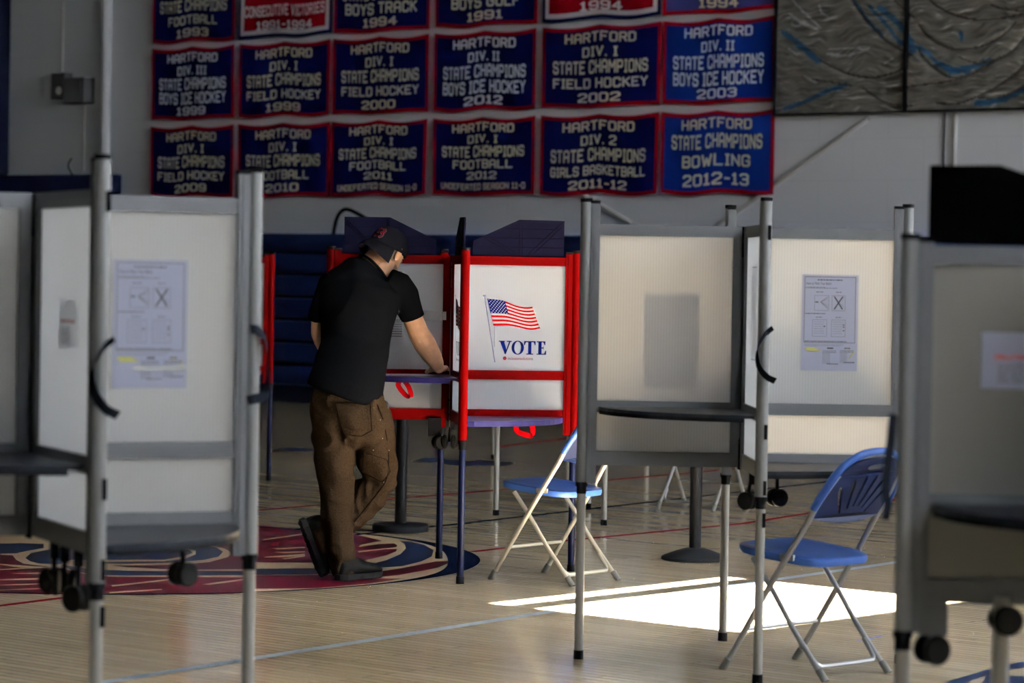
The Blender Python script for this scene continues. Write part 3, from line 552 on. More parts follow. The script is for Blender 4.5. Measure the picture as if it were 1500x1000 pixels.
top = lambda a, b, c: [(a, .50, .80, .165), (b, .30, .58 if len(b) < 12 else .8, .125), (c, .125, .36 if len(c) < 6 else .66, .115)]
banner(0, 2, top('STATE CHAMPIONS', 'FOOTBALL', '1993'), 'navy_cloth', 'gold_letter', 'navy football state champions banner dated 1993, cut by the frame top')
banner(1, 2, [('CONSECUTIVE VICTORIES', .36, .86, .15), ('1991-1994', .165, .62, .115)], 'red_cloth', 'white_letter', 'red consecutive victories banner dated 1991-1994 with a white border', 'navy_cloth', 'white_cloth')
banner(2, 2, [('STATE CHAMPIONS', .50, .8, .165), ('BOYS TRACK', .305, .74, .15), ('1994', .13, .36, .115)], 'navy_cloth', 'gold_letter', 'navy boys track banner dated 1994, cut by the frame top')
banner(3, 2, [('STATE CHAMPIONS', .50, .8, .165), ('BOYS GOLF', .305, .66, .15), ('1991', .13, .34, .115)], 'navy_cloth', 'gold_letter', 'navy boys golf banner dated 1991, cut by the frame top')
banner(4, 2, [('CHAMPIONS', .36, .7, .15), ('1994', .165, .36, .115)], 'red_cloth', 'white_letter', 'red banner dated 1994 with a white inner border at the frame top', 'navy_cloth', 'white_cloth')
banner(5, 2, top('STATE CHAMPIONS', 'FIELD HOCKEY', '1994'), 'faded_cloth', 'gold_letter', 'faded blue banner dated 1994 beside the metal relief, cut by the frame top')

# ---- metal relief panels, upper right
def seg_dist(p, a, b):
    d = b-a; t = max(0, min(1, (p-a).dot(d)/max(d.length_squared, 1e-9))); return (p-(a+d*t)).length
def mural(u0, u1, z0, z1, label):
    root = thing('relief_panel', label, 'wall art', court(u0, V_B, z0), CA, 'metal relief panels on the far wall')
    gr = [[Vector(p) for p in g] for g in ART['grooves']]
    bl_ = [([Vector(p) for p in g], w*0.0017) for g, w in ART['blues']]; si = [([Vector(p) for p in g], w*0.0017) for g, w in ART['silver']]
    gr = [[Vector(q.to_2d()) for q in smooth_path([(*p, 0) for p in g], 5)] for g in gr]
    bl_ = [([Vector(q.to_2d()) for q in smooth_path([(*p, 0) for p in g], 5)], w) for g, w in bl_]; si = [([Vector(q.to_2d()) for q in smooth_path([(*p, 0) for p in g], 5)], w) for g, w in si]
    near = lambda p, S: min(seg_dist(p, a, b) for a, b in zip(S, S[1:]))
    st = 0.0125; nx, nz = int((u1-u0)/st), int((z1-z0)/st)
    bm = new(); grid, tagm = [], {}
    for i in range(nx+1):
        row = []
        for j in range(nz+1):
            x, z = (u1-u0)*i/nx, (z1-z0)*j/nz; p = Vector((u0+x, z0+z))
            y = 0.020*noise.noise(Vector((p.x*2.2, p.y*2.2, 1))) + 0.012*noise.noise(Vector((p.x*9+2*noise.noise(Vector((p.x*3, p.y*3, 4))), p.y*5, 3)))
            mi = 0
            if z < 1.5:
                wob = 0.6 + 0.7*abs(noise.noise(Vector((p.x*14, p.y*14, 8))))
                if any(near(p, S) < w*wob for S, w in bl_): mi = 1
                elif any(near(p, S) < w*0.8*wob for S, w in si): mi = 2; y -= 0.006
                dg = min(near(p, S) for S in gr)
                if dg < 0.0085: mi = 3
                if dg < 0.03: y += 0.022*(1-dg/0.03)
            row.append(bm.verts.new((x, -0.10 + y, z))); tagm[(i, j)] = mi
        grid.append(row)
    for i in range(nx):
        for j in range(nz):
            bm.faces.new((grid[i][j], grid[i+1][j], grid[i+1][j+1], grid[i][j+1])).material_index = tagm[(i, j)]
    W, Hh = u1-u0, z1-z0
    obj('relief_surface', bm, [M['mural'], M['mural_blue'], M['mural_silver'], M['mural_groove']], root, True)
    bm = new(); box(bm, 0, W, -.06, -.005, 0, Hh); obj('backing_board', bm, M['mural_groove'], root)
    bm = new()
    for a in ((-.012, .004, -.004, Hh), (W-.004, W+.012, -.004, Hh)): box(bm, a[0], a[1], -.135, -.005, a[2], a[3])
    box(bm, .004, W-.004, -.135, -.061, -.012, .006); box(bm, .004, W-.004, -.135, -.061, Hh-.006, Hh+.01)
    obj('frame', bm, M['black'], root)
mural(-16.87, -15.375, 3.045, 5.2, 'tall beaten metal relief panel with blue swirls, next to the banners')
mural(-15.345, -13.4, 3.045, 5.2, 'wide beaten metal relief panel with curved ridges, at the right edge of frame')

# ---- fittings on the far wall
def wall_pipe(name, pts, r, m, label, cat):
    bm = new(); tube(bm, [(u, V_B - r - .001, z) for u, z in pts], r, 10); return tag(obj(name, bm, m, None, True, rotz=CA), label, cat)
wall_pipe('brace_pole', [(-15.83, 2.99), (-17.65, 1.93)], 0.026, M['pipe'], 'long pale diagonal pole on the wall under the relief panels', 'pole')
wall_pipe('brace_pole', [(-19.35, 2.27), (-18.43, 1.86)], 0.026, M['pipe'], 'short pale diagonal pole showing below the girls basketball banner', 'pole')
wall_pipe('conduit', [(-14.98, 3.03), (-14.98, 1.84)], 0.012, M['box_grey'], 'thin dark vertical conduit under the right relief panel', 'conduit')
wall_pipe('conduit', [(-14.86, 3.03), (-14.86, 1.84)], 0.018, M['pipe'], 'pale vertical conduit right of the thin dark one', 'conduit')
wall_pipe('wall_pipe', [(-26.76, 1.84), (-26.76, H_R-.01)], 0.06, M['wall'], 'thick pale vertical pipe on the wall left of the banners', 'pipe')
b_ = thing('electrical_box', 'small grey wall box with pale dial, left of the pair', 'wall box', court(-27.55, V_B, 3.63), CA)
bm = new(); box(bm, -.13, .12, -.14, -.001, -.16, .16); bevel(bm, .01); obj('housing', bm, M['box_grey'], b_)
bm = new(); cyl(bm, 0, 0, 0, .012, .05, 16, xf=Matrix.Translation((.03, -.14, -.06)) @ Matrix.Rotation(PI/2, 4, 'X')); obj('dial', bm, M['pipe'], b_)
b_ = thing('electrical_box', 'larger dark grey wall box, right of the pair', 'wall box', court(-27.22, V_B, 3.57), CA)
bm = new(); box(bm, -.19, .19, -.18, -.001, -.16, .15); bevel(bm, .01); obj('housing', bm, M['box_grey'], b_)
bm = new(); box(bm, -.15, .15, -.19, -.181, -.12, .11); obj('cover', bm, M['box_grey'], b_)
wall_pipe('conduit', [(-27.62, 3.80), (-27.62, H_R-.01)], 0.012, M['pipe'], 'thin conduit rising from the small grey wall box', 'conduit')
wall_pipe('conduit', [(-27.2, 3.40), (-27.2, 2.60)], 0.012, M['pipe'], 'thin conduit dropping from the larger wall box', 'conduit')
p_ = thing('wall_padding', 'dark navy horizontal padded beam on the wall at upper left', 'wall pad', court(-28.6, V_B, 2.3), CA)
bm = new(); box(bm, -.6, 2.1, -.22, -.001, 0.005, .25); bevel(bm, .03, 3); obj('pad', bm, M['pad_navy'], p_, True)
bm = new(); tube(bm, smooth_path([(1.3, -.1, .25), (1.22, -.1, .36), (1.28, -.1, .45)]), .012, 8); obj('cable', bm, M['black'], p_)
bm = new(); tube(bm, smooth_path([(1.85, -.1, .25), (1.95, -.1, .40), (2.0, -.1, .36), (2.02, -.1, .25)]), .012, 8); obj('cable', bm, M['black'], p_)
p_ = thing('wall_column', 'black vertical column at the left edge above the silver booth', 'column', court(-28.9, V_B, 2.56), CA)
bm = new(); box(bm, -.6, .29, -.25, -.001, 0, 4.5); bevel(bm, .02); obj('shaft', bm, M['post_black'], p_)

# ------------------------------------------------------------------ voting booths
WA = dict(right=0.0, back=PI/2, left=PI, front=-PI/2)
def wxf(w): return Matrix.Rotation(WA[w], 4, 'Z')
def voting_booth(label, hub, th, L, T, H, style, shields=(), shield_out=.535, flat=.22, shield_mat='shield_navy', casters=(), straps=(), patches=False, vote=(), shaded=False):
    red = style == 'red'
    fm = M['red'] if red else M['alu']; lm = M['navy_leg'] if red else M['leg_alu']; pm = M['panel_white'] if red else (M['panel_shaded'] if shaded else M['panel'])
    bt = thing('voting_booth', label, 'voting booth', (hub[0], hub[1], 0), th, 'four-station voting booths')
    ZT = 0.665
    for w in ('left', 'front', 'right', 'back'):
        xf = wxf(w)
        bm = new()
        for z0, z1, s in ((T-.042, T, .011), (.933, .977, .011), (.733, .787, .011)): box(bm, .052, L-.052, -s, s, z0, z1, xf=xf)
        for z0, z1 in ((T-.026, T-.018), (.950, .958)): box(bm, .056, L-.056, -.014, .014, z0, z1, xf=xf)
        box(bm, .016, .052, -.013, .013, .733, T, xf=xf)
        box(bm, L-.052, L-.018, -.015, .015, ZT, H-.006, xf=xf)
        box(bm, L-.040, L-.030, -.019, .019, ZT, H-.006, xf=xf)
        rivs = bm
        for zz in (T-.02, T-.055, T-.16, .76, .83):
            for sgn in (-1, 1): box(bm, .030, .038, sgn*.0145-.002, sgn*.0145+.002, zz-.004, zz+.004, xf=xf)
        wf = obj('wing_frame', bm, fm, bt)
        bm = new(); box(bm, .05, L-.05, -.0025, .0025, .976, T-.040, xf=xf); obj('upper_panel', bm, pm, wf)
        bm = new(); box(bm, .05, L-.05, -.0025, .0025, .786, .935, xf=xf); obj('lower_panel', bm, pm, wf)
        bm = new(); cyl(bm, L, 0, ZT, H, .021, 20, xf=xf); po = obj('post', bm, fm if red else M['post_alu'], bt, True)
        bm = new(); cyl(bm, L, 0, H, H+.014, .0225, 18, xf=xf); box(bm, L-.052, L-.016, -.016, .016, H-.005, H+.006, xf=xf); obj('post_cap', bm, M['black'], po, True)
        bm = new(); cyl(bm, L, 0, ZT-.012, ZT+.004, .0228, 18, xf=xf); cyl(bm, L, 0, ZT-.04, ZT-.012, .0185, 14, xf=xf); obj('collar', bm, M['black'], po, True)
        if patches and w == 'front':
            for zz in (1.61, .90, .70, .585):
                bm = new(); box(bm, L+.0195 if zz > .665 else L+.016, L+.0235 if zz > .665 else L+.019, .004, .016, zz-.026, zz+.026, xf=xf)
                obj('grip_patch', bm, M['black'], po)
        bm = new(); cyl(bm, L, 0, .028, ZT-.012, .0165, 18, xf=xf); lg = obj('leg', bm, lm, bt, True)
        bm = new(); cyl(bm, L, 0, 0, .034, .0195, 16, r1=.0185, xf=xf); obj('foot', bm, M['black'], lg, True)
        if w in vote: vote_print(wf, xf)
    bm = new()
    for a in (PI/4, 3*PI/4, 5*PI/4, 7*PI/4):
        cyl(bm, .02*math.cos(a), .02*math.sin(a), T-.115, T, .0055, 10); cyl(bm, .02*math.cos(a), .02*math.sin(a), .725, .84, .0055, 10)
    cyl(bm, 0, 0, .735, T-.004, .013, 12)
    obj('hinge', bm, M['black'], bt)
    # shelves: quarter rounds, high and low by turns
    for a0, z, nm in ((PI, .945, 'high'), (1.5*PI, .745, 'low'), (0, .945, 'high'), (PI/2, .745, 'low')):
        Rs = L - .06
        poly = [(.022, .022), (Rs, .022), (Rs, .06)] + [(Rs*math.cos(k*PI/32), Rs*math.sin(k*PI/32)) for k in range(3, 14)] + [(.06, Rs), (.022, Rs)]
        xf = Matrix.Rotation(a0, 4, 'Z')
        bm = new(); prism(bm, poly, z-.002, z+.010, lambda a, b, h: xf @ Vector((a, b, h)))
        sh = obj('shelf', bm, M['shelf_navy'] if red else M['shelf_grey'], bt)
        bm = new(); ed = poly[1:-1]
        inn = [(p[0]*.965, p[1]*.965) for p in ed]
        prism(bm, ed + inn[::-1], z-.016, z-.0021, lambda a, b, h: xf @ Vector((a, b, h)))
        obj('shelf_edge', bm, M['shelf_navy'] if red else M['black'], sh)
    for w, r, out, zw, yaw, bx in casters:
        xf = wxf(w)
        bm = new()
        if bx == 'box': box(bm, r-.008, r+.057, .012, .032, .655, .742, xf=xf)
        elif bx == 'plate': box(bm, r-.032, r+.032, -.015, .015, .66, .733, xf=xf)
        else: box(bm, r-.012, r+.012, -.010, .010, .69, .734, xf=xf)
        tube(bm, [(r, out*.5 if bx != 'box' else .022, .70), (r, out, zw+.03), (r, out, zw)], .007, 8, xf=xf)
        ca = obj('caster', bm, M['alu'] if bx == 'plate' else M['black'], bt)
        Y = Matrix.Rotation(yaw, 4, 'Z')
        for sgn in (-1, 1):
            bm = new(); lathe(bm, [(.012, 0), (.029, .001), (.034, .006), (.034, .013), (.029, .018), (.012, .019)], 20)
            bm.transform(xf @ Matrix.Translation((r, out, zw)) @ Y @ Matrix.Translation((0, sgn*.012, 0)) @ Matrix.Rotation(PI/2*(-sgn), 4, 'X'))
            obj('wheel', bm, M['wheel'], ca, True)
    for w in shields:
        xf = wxf(w); so = shield_out
        poly = [(so, T+.004), (so, T+.178), (so-flat, T+.18), (.09, T+.074), (.09, T+.004)]
        bm = new(); prism(bm, poly, -.004, .004, lambda a, b, h: xf @ Vector((a, h, b)))
        sh = obj('privacy_shield', bm, M[shield_mat], bt)
        bm = new(); rib = []
        for z_ in (.045, .09, .135): rib.append([((so-.003), T+z_), (max(.095, so-flat-(0.18-z_)/.106*(so-flat-.09)+.004 if z_ > .074 else .095), T+z_)])
        rib.append([(so-flat, T+.175), (so-flat, T+.006)]); rib.append([(so-flat+.015, T+.175), (so-flat+.015, T+.006)])
        rib.append([(so-.01, T+.17), (so-.18, T+.008)]); rib.append([(so-.01, T+.15), (so-.155, T+.008)])
        rib.append([(so-flat-.02, T+.02), (.17, T+.095)]); rib.append([(so-flat-.02, T+.005), (.15, T+.085)])
        for a, b in rib:
            for s in (-.0045, .0045): tube(bm, [(a[0], s, a[1]), (b[0], s, b[1])], .0016, 5, xf=xf)
        obj('shield_ribs', bm, M[shield_mat], sh)
    for w, pts, wd, axis, mm in straps:
        bm = new(); ribbon(bm, smooth_path(pts), wd, axis, .003, xf=wxf(w) if w else None); obj('strap', bm, M[mm], bt, True)
    return bt

def vote_print(wf, xf):
    fn = lambda r, z: xf @ Vector((r, -.0034, z))
    quad = lambda bm, P, mi=0: setattr(bm.faces.new([bm.verts.new(fn(*p)) for p in P]), 'material_index', mi)
    # flag on a pole
    bm = new(); NC, NR = 30, 39
    def fp(a, b):   # a along the fly, b from the top down, both 0..1
        tl, tr, brc, blc = Vector((.163, 1.326)), Vector((.383, 1.286)), Vector((.432, 1.181)), Vector((.196, 1.195))
        p = tl*(1-a)*(1-b) + tr*a*(1-b) + brc*a*b + blc*(1-a)*b
        p.y += .010*math.sin(a*7.0-.4)*(.25+a*.75) ; p.x += .006*math.sin(a*9+b*2)*a
        return (p.x, p.y)
    for i in range(NC):
        for j in range(NR):
            a0, a1, b0, b1 = i/NC, (i+1)/NC, j/NR, (j+1)/NR
            stripe = j//3
            mi = 2 if (a1 <= .41 and stripe < 7) else (0 if stripe % 2 == 0 else 1)
            quad(bm, [fp(a0, b1), fp(a1, b1), fp(a1, b0), fp(a0, b0)], mi)
    for q in range(9):
        for t in range(6 if q % 2 == 0 else 5):
            a = .4*(t+.5+(0 if q % 2 == 0 else .5))/6; b = (7/13)*(q+.6)/9.2; c = Vector(fp(a, b))
            P = []
            for k in range(10):
                rr = .0036 if k % 2 == 0 else .0017
                P.append((c.x+rr*math.sin(k*PI/5), c.y+rr*math.cos(k*PI/5)))
            bm.faces.new([bm.verts.new(fn(*p) + xf.to_3x3() @ Vector((0, -.0004, 0))) for p in P]).material_index = 1
    quad(bm, [(.148, 1.335), (.204, 1.016), (.208, 1.016), (.1535, 1.335)], 3)
    quad(bm, [(.200, 1.19), (.203, 1.09), (.2045, 1.09), (.2015, 1.19)], 3)
    bm.faces.new([bm.verts.new(fn(.149+.008*math.cos(k*PI/6), 1.338+.005*math.sin(k*PI/6))) for k in range(12)]).material_index = 3
    bmesh.ops.recalc_face_normals(bm, faces=bm.faces)
    obj('flag_print', bm, [M['flag_red'], M['flag_white'], M['vote_blue'], M['flag_grey']], wf)
    # VOTE in roman capitals
    x0, x1, z0, z1 = .224, .456, 1.056, 1.121
    sx, sz = (x1-x0)/33.0, (z1-z0)/10.0
    bm = new(); P = lambda pts: quad(bm, [(x0+a*sx, z0+b*sz) for a, b in pts])
    P([(0,10),(0,9.3),(4.2,9.3),(4.2,10)]); P([(5.6,10),(5.6,9.3),(9,9.3),(9,10)])
    P([(.8,9.6),(3.6,9.6),(5.6,2.4),(4.3,0)]); P([(4.3,0),(4.9,0),(8.2,9.6),(7.2,9.6)])
    no = 40
    for k in range(no):
        t0, t1 = 2*PI*k/no, 2*PI*(k+1)/no
        P([(13.2+4.3*math.cos(t0), 5+5.2*math.sin(t0)), (13.2+4.3*math.cos(t1), 5+5.2*math.sin(t1)), (13.2+2.4*math.cos(t1), 5+4.6*math.sin(t1)), (13.2+2.4*math.cos(t0), 5+4.6*math.sin(t0))])
    P([(17.6,10),(17.6,9.2),(25.6,9.2),(25.6,10)]); P([(17.6,9.3),(17.6,7),(18.1,7),(18.9,9.3)]); P([(25.6,9.3),(24.3,9.3),(25.1,7),(25.6,7)])
    P([(20.5,9.3),(20.5,.6),(22.7,.6),(22.7,9.3)]); P([(19.2,.7),(19.2,0),(24,0),(24,.7)])
    P([(27.6,9.4),(27.6,.6),(29.8,.6),(29.8,9.4)]); P([(26.4,10),(26.4,9.3),(32.4,9.3),(32.4,10)]); P([(26.4,.7),(26.4,0),(33,0),(33,.7)])
    P([(29.8,5.4),(29.8,4.7),(31.2,4.7),(31.2,5.4)]); P([(31.2,6.6),(30.7,5.2),(30.7,4.9),(31.2,3.5)]); P([(32.4,9.4),(31.0,9.4),(31.9,7.2),(32.4,7.2)]); P([(33,.6),(31.6,.6),(32.5,3),(33,3)])
    bmesh.ops.recalc_face_normals(bm, faces=bm.faces)
    obj('vote_lettering', bm, M['vote_blue'], wf)
    # maker's mark: round badge and one small line of type
    cu = bpy.data.curves.new('type', 'FONT'); cu.body = 'inclusionsolutions'; cu.size = .021; cu.align_x = 'LEFT'
    to = bpy.data.objects.new('type', cu); COL.objects.link(to)
    me = bpy.data.meshes.new_from_object(to.evaluated_get(bpy.context.evaluated_depsgraph_get()))
    bm = new(); bm.from_mesh(me); bpy.data.objects.remove(to); bpy.data.curves.remove(cu); bpy.data.meshes.remove(me)
    wid = max(v.co.x for v in bm.verts)
    for v in bm.verts: v.co = fn(.268 + v.co.x*.124/wid, 1.029 + v.co.y)
    bm.faces.new([bm.verts.new(fn(.254+.009*math.cos(k*PI/8), 1.036+.009*math.sin(k*PI/8))) for k in range(16)])
    bmesh.ops.recalc_face_normals(bm, faces=bm.faces)
    bm2 = bm
    o = obj('maker_mark', bm2, M['logo_maroon'], wf)

STRAP_F = lambda L: ('front', [(L+.024, .028, 1.272), (L+.026, 0, 1.245), (L+.03, -.026, 1.195), (L+.032, -.022, 1.14), (L+.03, .006, 1.10), (L+.028, .04, 1.083)], .026, (0.55, 0.1, 0.75), 'strap')
HUB_A, TH_A = (.879, 11.067), .031
voting_booth('tall silver voting booth with translucent panels standing in front of the sun patch', HUB_A, TH_A, .608, 1.64, 1.722, 'silver',
    casters=[('right', .13, -.02, .622, .4, 'stem'), ('front', .30, -.01, .63, .9, 'stem')],
    straps=[STRAP_F(.608)], patches=True)
HUB_B, TH_B = (-1.263, 7.79), .421
voting_booth('tall silver voting booth in the left foreground beside the center circle', HUB_B, TH_B, .606, 1.64, 1.712, 'silver',
    casters=[('front', .21, -.0, .633, .3, 'stem'), ('front', .31, .0, .64, -.4, 'stem'), ('front', .44, .0, .612, .6, 'stem'), ('right', .41, -.02, .62, .3, 'stem')],
    straps=[STRAP_F(.606), ('right', [(.59, -.026, 1.285), (.61, -.028, 1.283), (.635, -.02, 1.255), (.648, -.01, 1.19), (.645, -.01, 1.13), (.63, -.02, 1.10), (.605, -.028, 1.095), (.585, -.026, 1.09)], .028, (0.1, 0.5, .8), 'strap')], patches=True)
HUB_R, TH_R = (-.287, 14.243), .108
voting_booth('red framed voting booth with white VOTE panel and navy legs, where the man stands', HUB_R, TH_R, .597, 1.53, 1.552, 'red',
    shields=('left', 'front', 'right'), casters=[('left', .06, .03, .625, .3, 'box'), ('front', .05, -.015, .63, -.3, 'stem')],
    straps=[(None, [(-.27, -.32, .94), (-.285, -.33, .91), (-.25, -.345, .865), (-.225, -.35, .86), (-.235, -.345, .90), (-.262, -.33, .94)], .026, (0.8, 0.5, 0.3), 'redstrap'),
            (None, [(.27, -.40, .735), (.275, -.41, .705), (.31, -.42, .69), (.345, -.42, .685), (.35, -.41, .715), (.345, -.40, .735)], .028, (0.5, 0.5, 0.7), 'redstrap')], vote=('right', 'front'))
HUB_C, TH_C = (1.481, 6.478), -.10
bC = voting_booth('blurred silver booth with black shields at the right edge, nearest the camera', HUB_C, TH_C, .60, 1.528, 1.540, 'silver', shaded=True,
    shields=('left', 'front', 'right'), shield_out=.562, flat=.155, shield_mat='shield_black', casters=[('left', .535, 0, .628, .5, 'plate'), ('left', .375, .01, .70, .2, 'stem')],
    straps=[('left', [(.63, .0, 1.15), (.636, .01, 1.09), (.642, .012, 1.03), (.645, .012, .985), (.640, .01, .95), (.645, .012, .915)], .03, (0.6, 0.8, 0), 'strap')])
bm = new(); cyl(bm, -.385, -.005, .03, .75, .0185, 18); sl = obj('support_leg', bm, M['leg_alu'], bC, True)
bm = new(); cyl(bm, -.385, -.005, 0, .034, .021, 16); obj('foot', bm, M['black'], sl, True)
voting_booth('far red framed voting booth showing one red post behind the left silver booth', (-2.25, 20.05), .06, .60, 1.53, 1.552, 'red')
voting_booth('silver voting booth whose legs show behind the red booth', (.52, 17.57), .05, .60, 1.49, 1.515, 'silver')
voting_booth('farthest silver voting booth, one thin leg showing beyond the red booth', (.47, 22.90), .0, .60, 1.40, 1.42, 'silver')

# latch and its bracket on the red booth's left wing
bR = [o for o in bpy.data.objects if o.name == 'voting_booth.002'][0]
bm = new(); xf = wxf('left'); box(bm, .060, .156, .004, .026, 1.214, 1.262, xf=xf); bevel(bm, .006); lt_ = obj('panel_latch', bm, M['latch'], bR, True)
bm = new(); box(bm, .036, .0595, .004, .020, 1.218, 1.258, xf=xf); cyl(bm, 0, 0, 0, .006, .006, 10, xf=xf @ Matrix.Translation((.046, .026, 1.238)) @ Matrix.Rotation(PI/2, 4, 'X')); obj('latch_plate', bm, M['latch'], lt_)
bm = new(); tube(bm, [(-.012, -.022, .69), (-.012, -.022, 1.50)], .004, 8); obj('hinge_rod', bm, M['leg_alu'], bR)

# ------------------------------------------------------------------ sheets taped to the panels
def sheet(label, hub, th, turn, x, z, w, h, kind, mt='paper', name='instruction_sheet', y=-.0042):
    loc = Vector((hub[0], hub[1], 0)) + Matrix.Rotation(th+turn, 3, 'Z') @ Vector((x, y, z))
    root = thing(name, label, 'paper sheet', loc, th+turn, 'sheets taped to the booths')
    bm = new(); n = 6; g = []
    for i in range(n+1):
        g.append([bm.verts.new((w*(i/n-.5), .0006*math.sin(i*1.3+j)-.0004*abs(i-n/2), h*(j/n-.5))) for j in range(n+1)])
    for i in range(n):
        for j in range(n): bm.faces.new((g[i][j], g[i+1][j], g[i+1][j+1], g[i][j+1]))
    res = bmesh.ops.extrude_face_region(bm, geom=list(bm.faces))
    for v in res['geom']:
        if isinstance(v, bmesh.types.BMVert): v.co.y += .0005
    obj('page', bm, M[mt], root)
    bm = new(); rnd = random.Random(3)
    def q(x0, x1, z0, z1, mi, yy=-.0022):
        f = bm.faces.new([bm.verts.new((w*(a-.5), yy, h*(.5-b))) for a, b in ((x0, z1), (x1, z1), (x1, z0), (x0, z0))]); f.material_index = mi
    def words(x0, x1, z, hh, mi, ln=.05):
        x = x0
        while x < x1:
            l = rnd.uniform(.4, 1.3)*ln; q(x, min(x+l, x1), z, z+hh, mi); x += l+ln*.25
    def frame(x0, x1, z0, z1, mi, t=.006):
        q(x0, x1, z0, z0+t*.6, mi); q(x0, x1, z1-t*.6, z1, mi); q(x0, x0+t, z0, z1, mi); q(x1-t, x1, z0, z1, mi)
    def diag(x0, z0, x1, z1, t, mi):
        f = bm.faces.new([bm.verts.new((w*(a-.5), -.0026, h*(.5-b))) for a, b in ((x0, z0), (x0+t, z0), (x1+t, z1), (x1, z1))]); f.material_index = mi
    if kind == 'vote':
        frame(.04, .955, .02, .71, 1, .012)
        words(.27, .72, .050, .010, 0); words(.07, .40, .122+.006, .006, 1)
        words(.06, .62, .134+.002, .008, 1, .04)
        words(.25, .38, .178, .006, 0); words(.60, .70, .178, .006, 0)
        frame(.22, .48, .215, .375, 1); frame(.53, .77, .215, .375, 1)
        q(.235, .29, .28, .292, 0)
        for k in range(9): diag(.32, .285, .46, .225+k*.0165, .012, 1)
        for k in range(6): diag(.62, .285, .74, .235+k*.02, .010, 1)
        diag(.56, .225, .71, .36, .025, 0); diag(.71, .225, .56, .36, .025, 0)
        words(.06, .42, .402, .008, 0, .04); words(.25, .37, .44, .006, 0); words(.60, .71, .44, .006, 0)
        frame(.19, .45, .468, .645, 1); frame(.53, .78, .468, .645, 1)
        for k in range(6):
            words(.22, .40, .49+.024*k, .004, 1, .03); words(.56, .73, .49+.024*k, .004, 1, .03)
        q(.395, .42, .532, .545, 0)
        for zz in (.515, .537, .575): q(.735, .76, zz, zz+.012, 0)
        words(.06, .80, .69, .008, 0, .04); words(.06, .75, .725, .004, 1, .03); words(.06, .70, .738, .004, 1, .03)
        q(.06, .27, .76, .775, 2); q(.10, .34, .780, .794, 2)
        q(.46, .57, .758, .772, 0); q(.77, .87, .758, .770, 0); q(.79, .85, .764, .770, 2)
        for k in range(9):
            words(.38, .62 if k < 2 else .52, .79+.016*k, .006, 0 if k < 2 else 1, .03); words(.69, .94 if k < 2 else .82, .785+.015*k, .006, 0 if k < 2 else 1, .03)
        words(.46, .66, .925, .008, 0, .03); words(.76, .95, .905, .010, 0, .03)
        diag(.93, .80, .84, .87, .02, 2)
        cu = bpy.data.curves.new('type', 'FONT'); cu.body = 'How to Mark Your Ballot'; cu.size = .014
        to = bpy.data.objects.new('type', cu); COL.objects.link(to)
        me = bpy.data.meshes.new_from_object(to.evaluated_get(bpy.context.evaluated_depsgraph_get()))
        b2 = new(); b2.from_mesh(me); wd = max(v.co.x for v in b2.verts)
        for v in b2.verts: v.co = Vector((w*(.07-.5) + v.co.x*(w*.45/wd), -.0022, h*(.5-.105) + v.co.y))
        b2.to_mesh(me); b2.free(); bm.from_mesh(me); bpy.data.objects.remove(to); bpy.data.curves.remove(cu); bpy.data.meshes.remove(me)
    elif kind == 'small':
        words(.15, .85, .40, .03, 3, .2); words(.15, .85, .44, .03, 3, .2)
        for k in range(8): words(.18, .62, .56+.045*k, .018, 1, .12)
    elif kind == 'note':
        words(.12, .85, .06, .03, 0, .12)
        for k in range(7): words(.12, .88, .14+.10*k, .03, 0 if k > 3 else 1, .1)
    elif kind == 'plain':
        frame(.06, .94, .03, .97, 1, .012)
    if len(bm.faces):
        bmesh.ops.recalc_face_normals(bm, faces=bm.faces)
        obj('print', bm, [M['ink'], M['ink_grey'], M['yellow'], M['ink_red']], root)
    else: bm.free()
    return root
sheet('voting instruction sheet with crossed-out diagram on the sunlit silver booth', HUB_A, TH_A, 0, .318, 1.284, .213, .362, 'vote')
sheet('grey silhouette sheet behind the left panel of the sunlit silver booth', HUB_A, TH_A, PI, .278, 1.205, .208, .352, 'plain', 'paper_thick')
sheet('narrow edge-on sheet on the front wing of the sunlit silver booth', HUB_A, TH_A, -PI/2, .33, 1.318, .16, .362, 'plain', 'paper_white')
sb = sheet('blurred voting instruction sheet on the left foreground booth', HUB_B, TH_B, 0, .312, 1.296, .207, .345, 'vote')
bm = new(); box(bm, -.045, .10, -.0036, -.003, -.125, -.112); obj('clear_tape', bm, M['latch'], sb)
sheet('small white notice with a red line, on the left foreground booth', HUB_B, TH_B, -PI/2, .33, 1.30, .18, .128, 'small', 'paper_white', 'notice')
sheet('pale blurred notice with a red heading on the booth nearest the camera', HUB_C, TH_C, 0, -.34, 1.275, .20, .125, 'small', 'paper', 'notice')
sheet('upper white sheet outlined on the panel in front of the man\'s face', HUB_R, TH_R, 0, -.36, 1.36, .24, .19, 'plain', 'paper_white')
sheet('small printed note on the red booth beside the man\'s elbow', HUB_R, TH_R, 0, -.275, 1.165, .07, .115, 'note', 'paper_white', 'notice')
bm = new(); box(bm, -.20, .06, -.09, .09, .0, .0016)
bl_o = obj('ballot', bm, M['paper_white'], None, loc=Vector((HUB_R[0], HUB_R[1], 0)) + Matrix.Rotation(TH_R, 3, 'Z') @ Vector((-.17, -.19, .9556)), rotz=TH_R+.05)
tag(bl_o, 'white paper ballot lying on the high shelf under the man\'s hand', 'ballot')

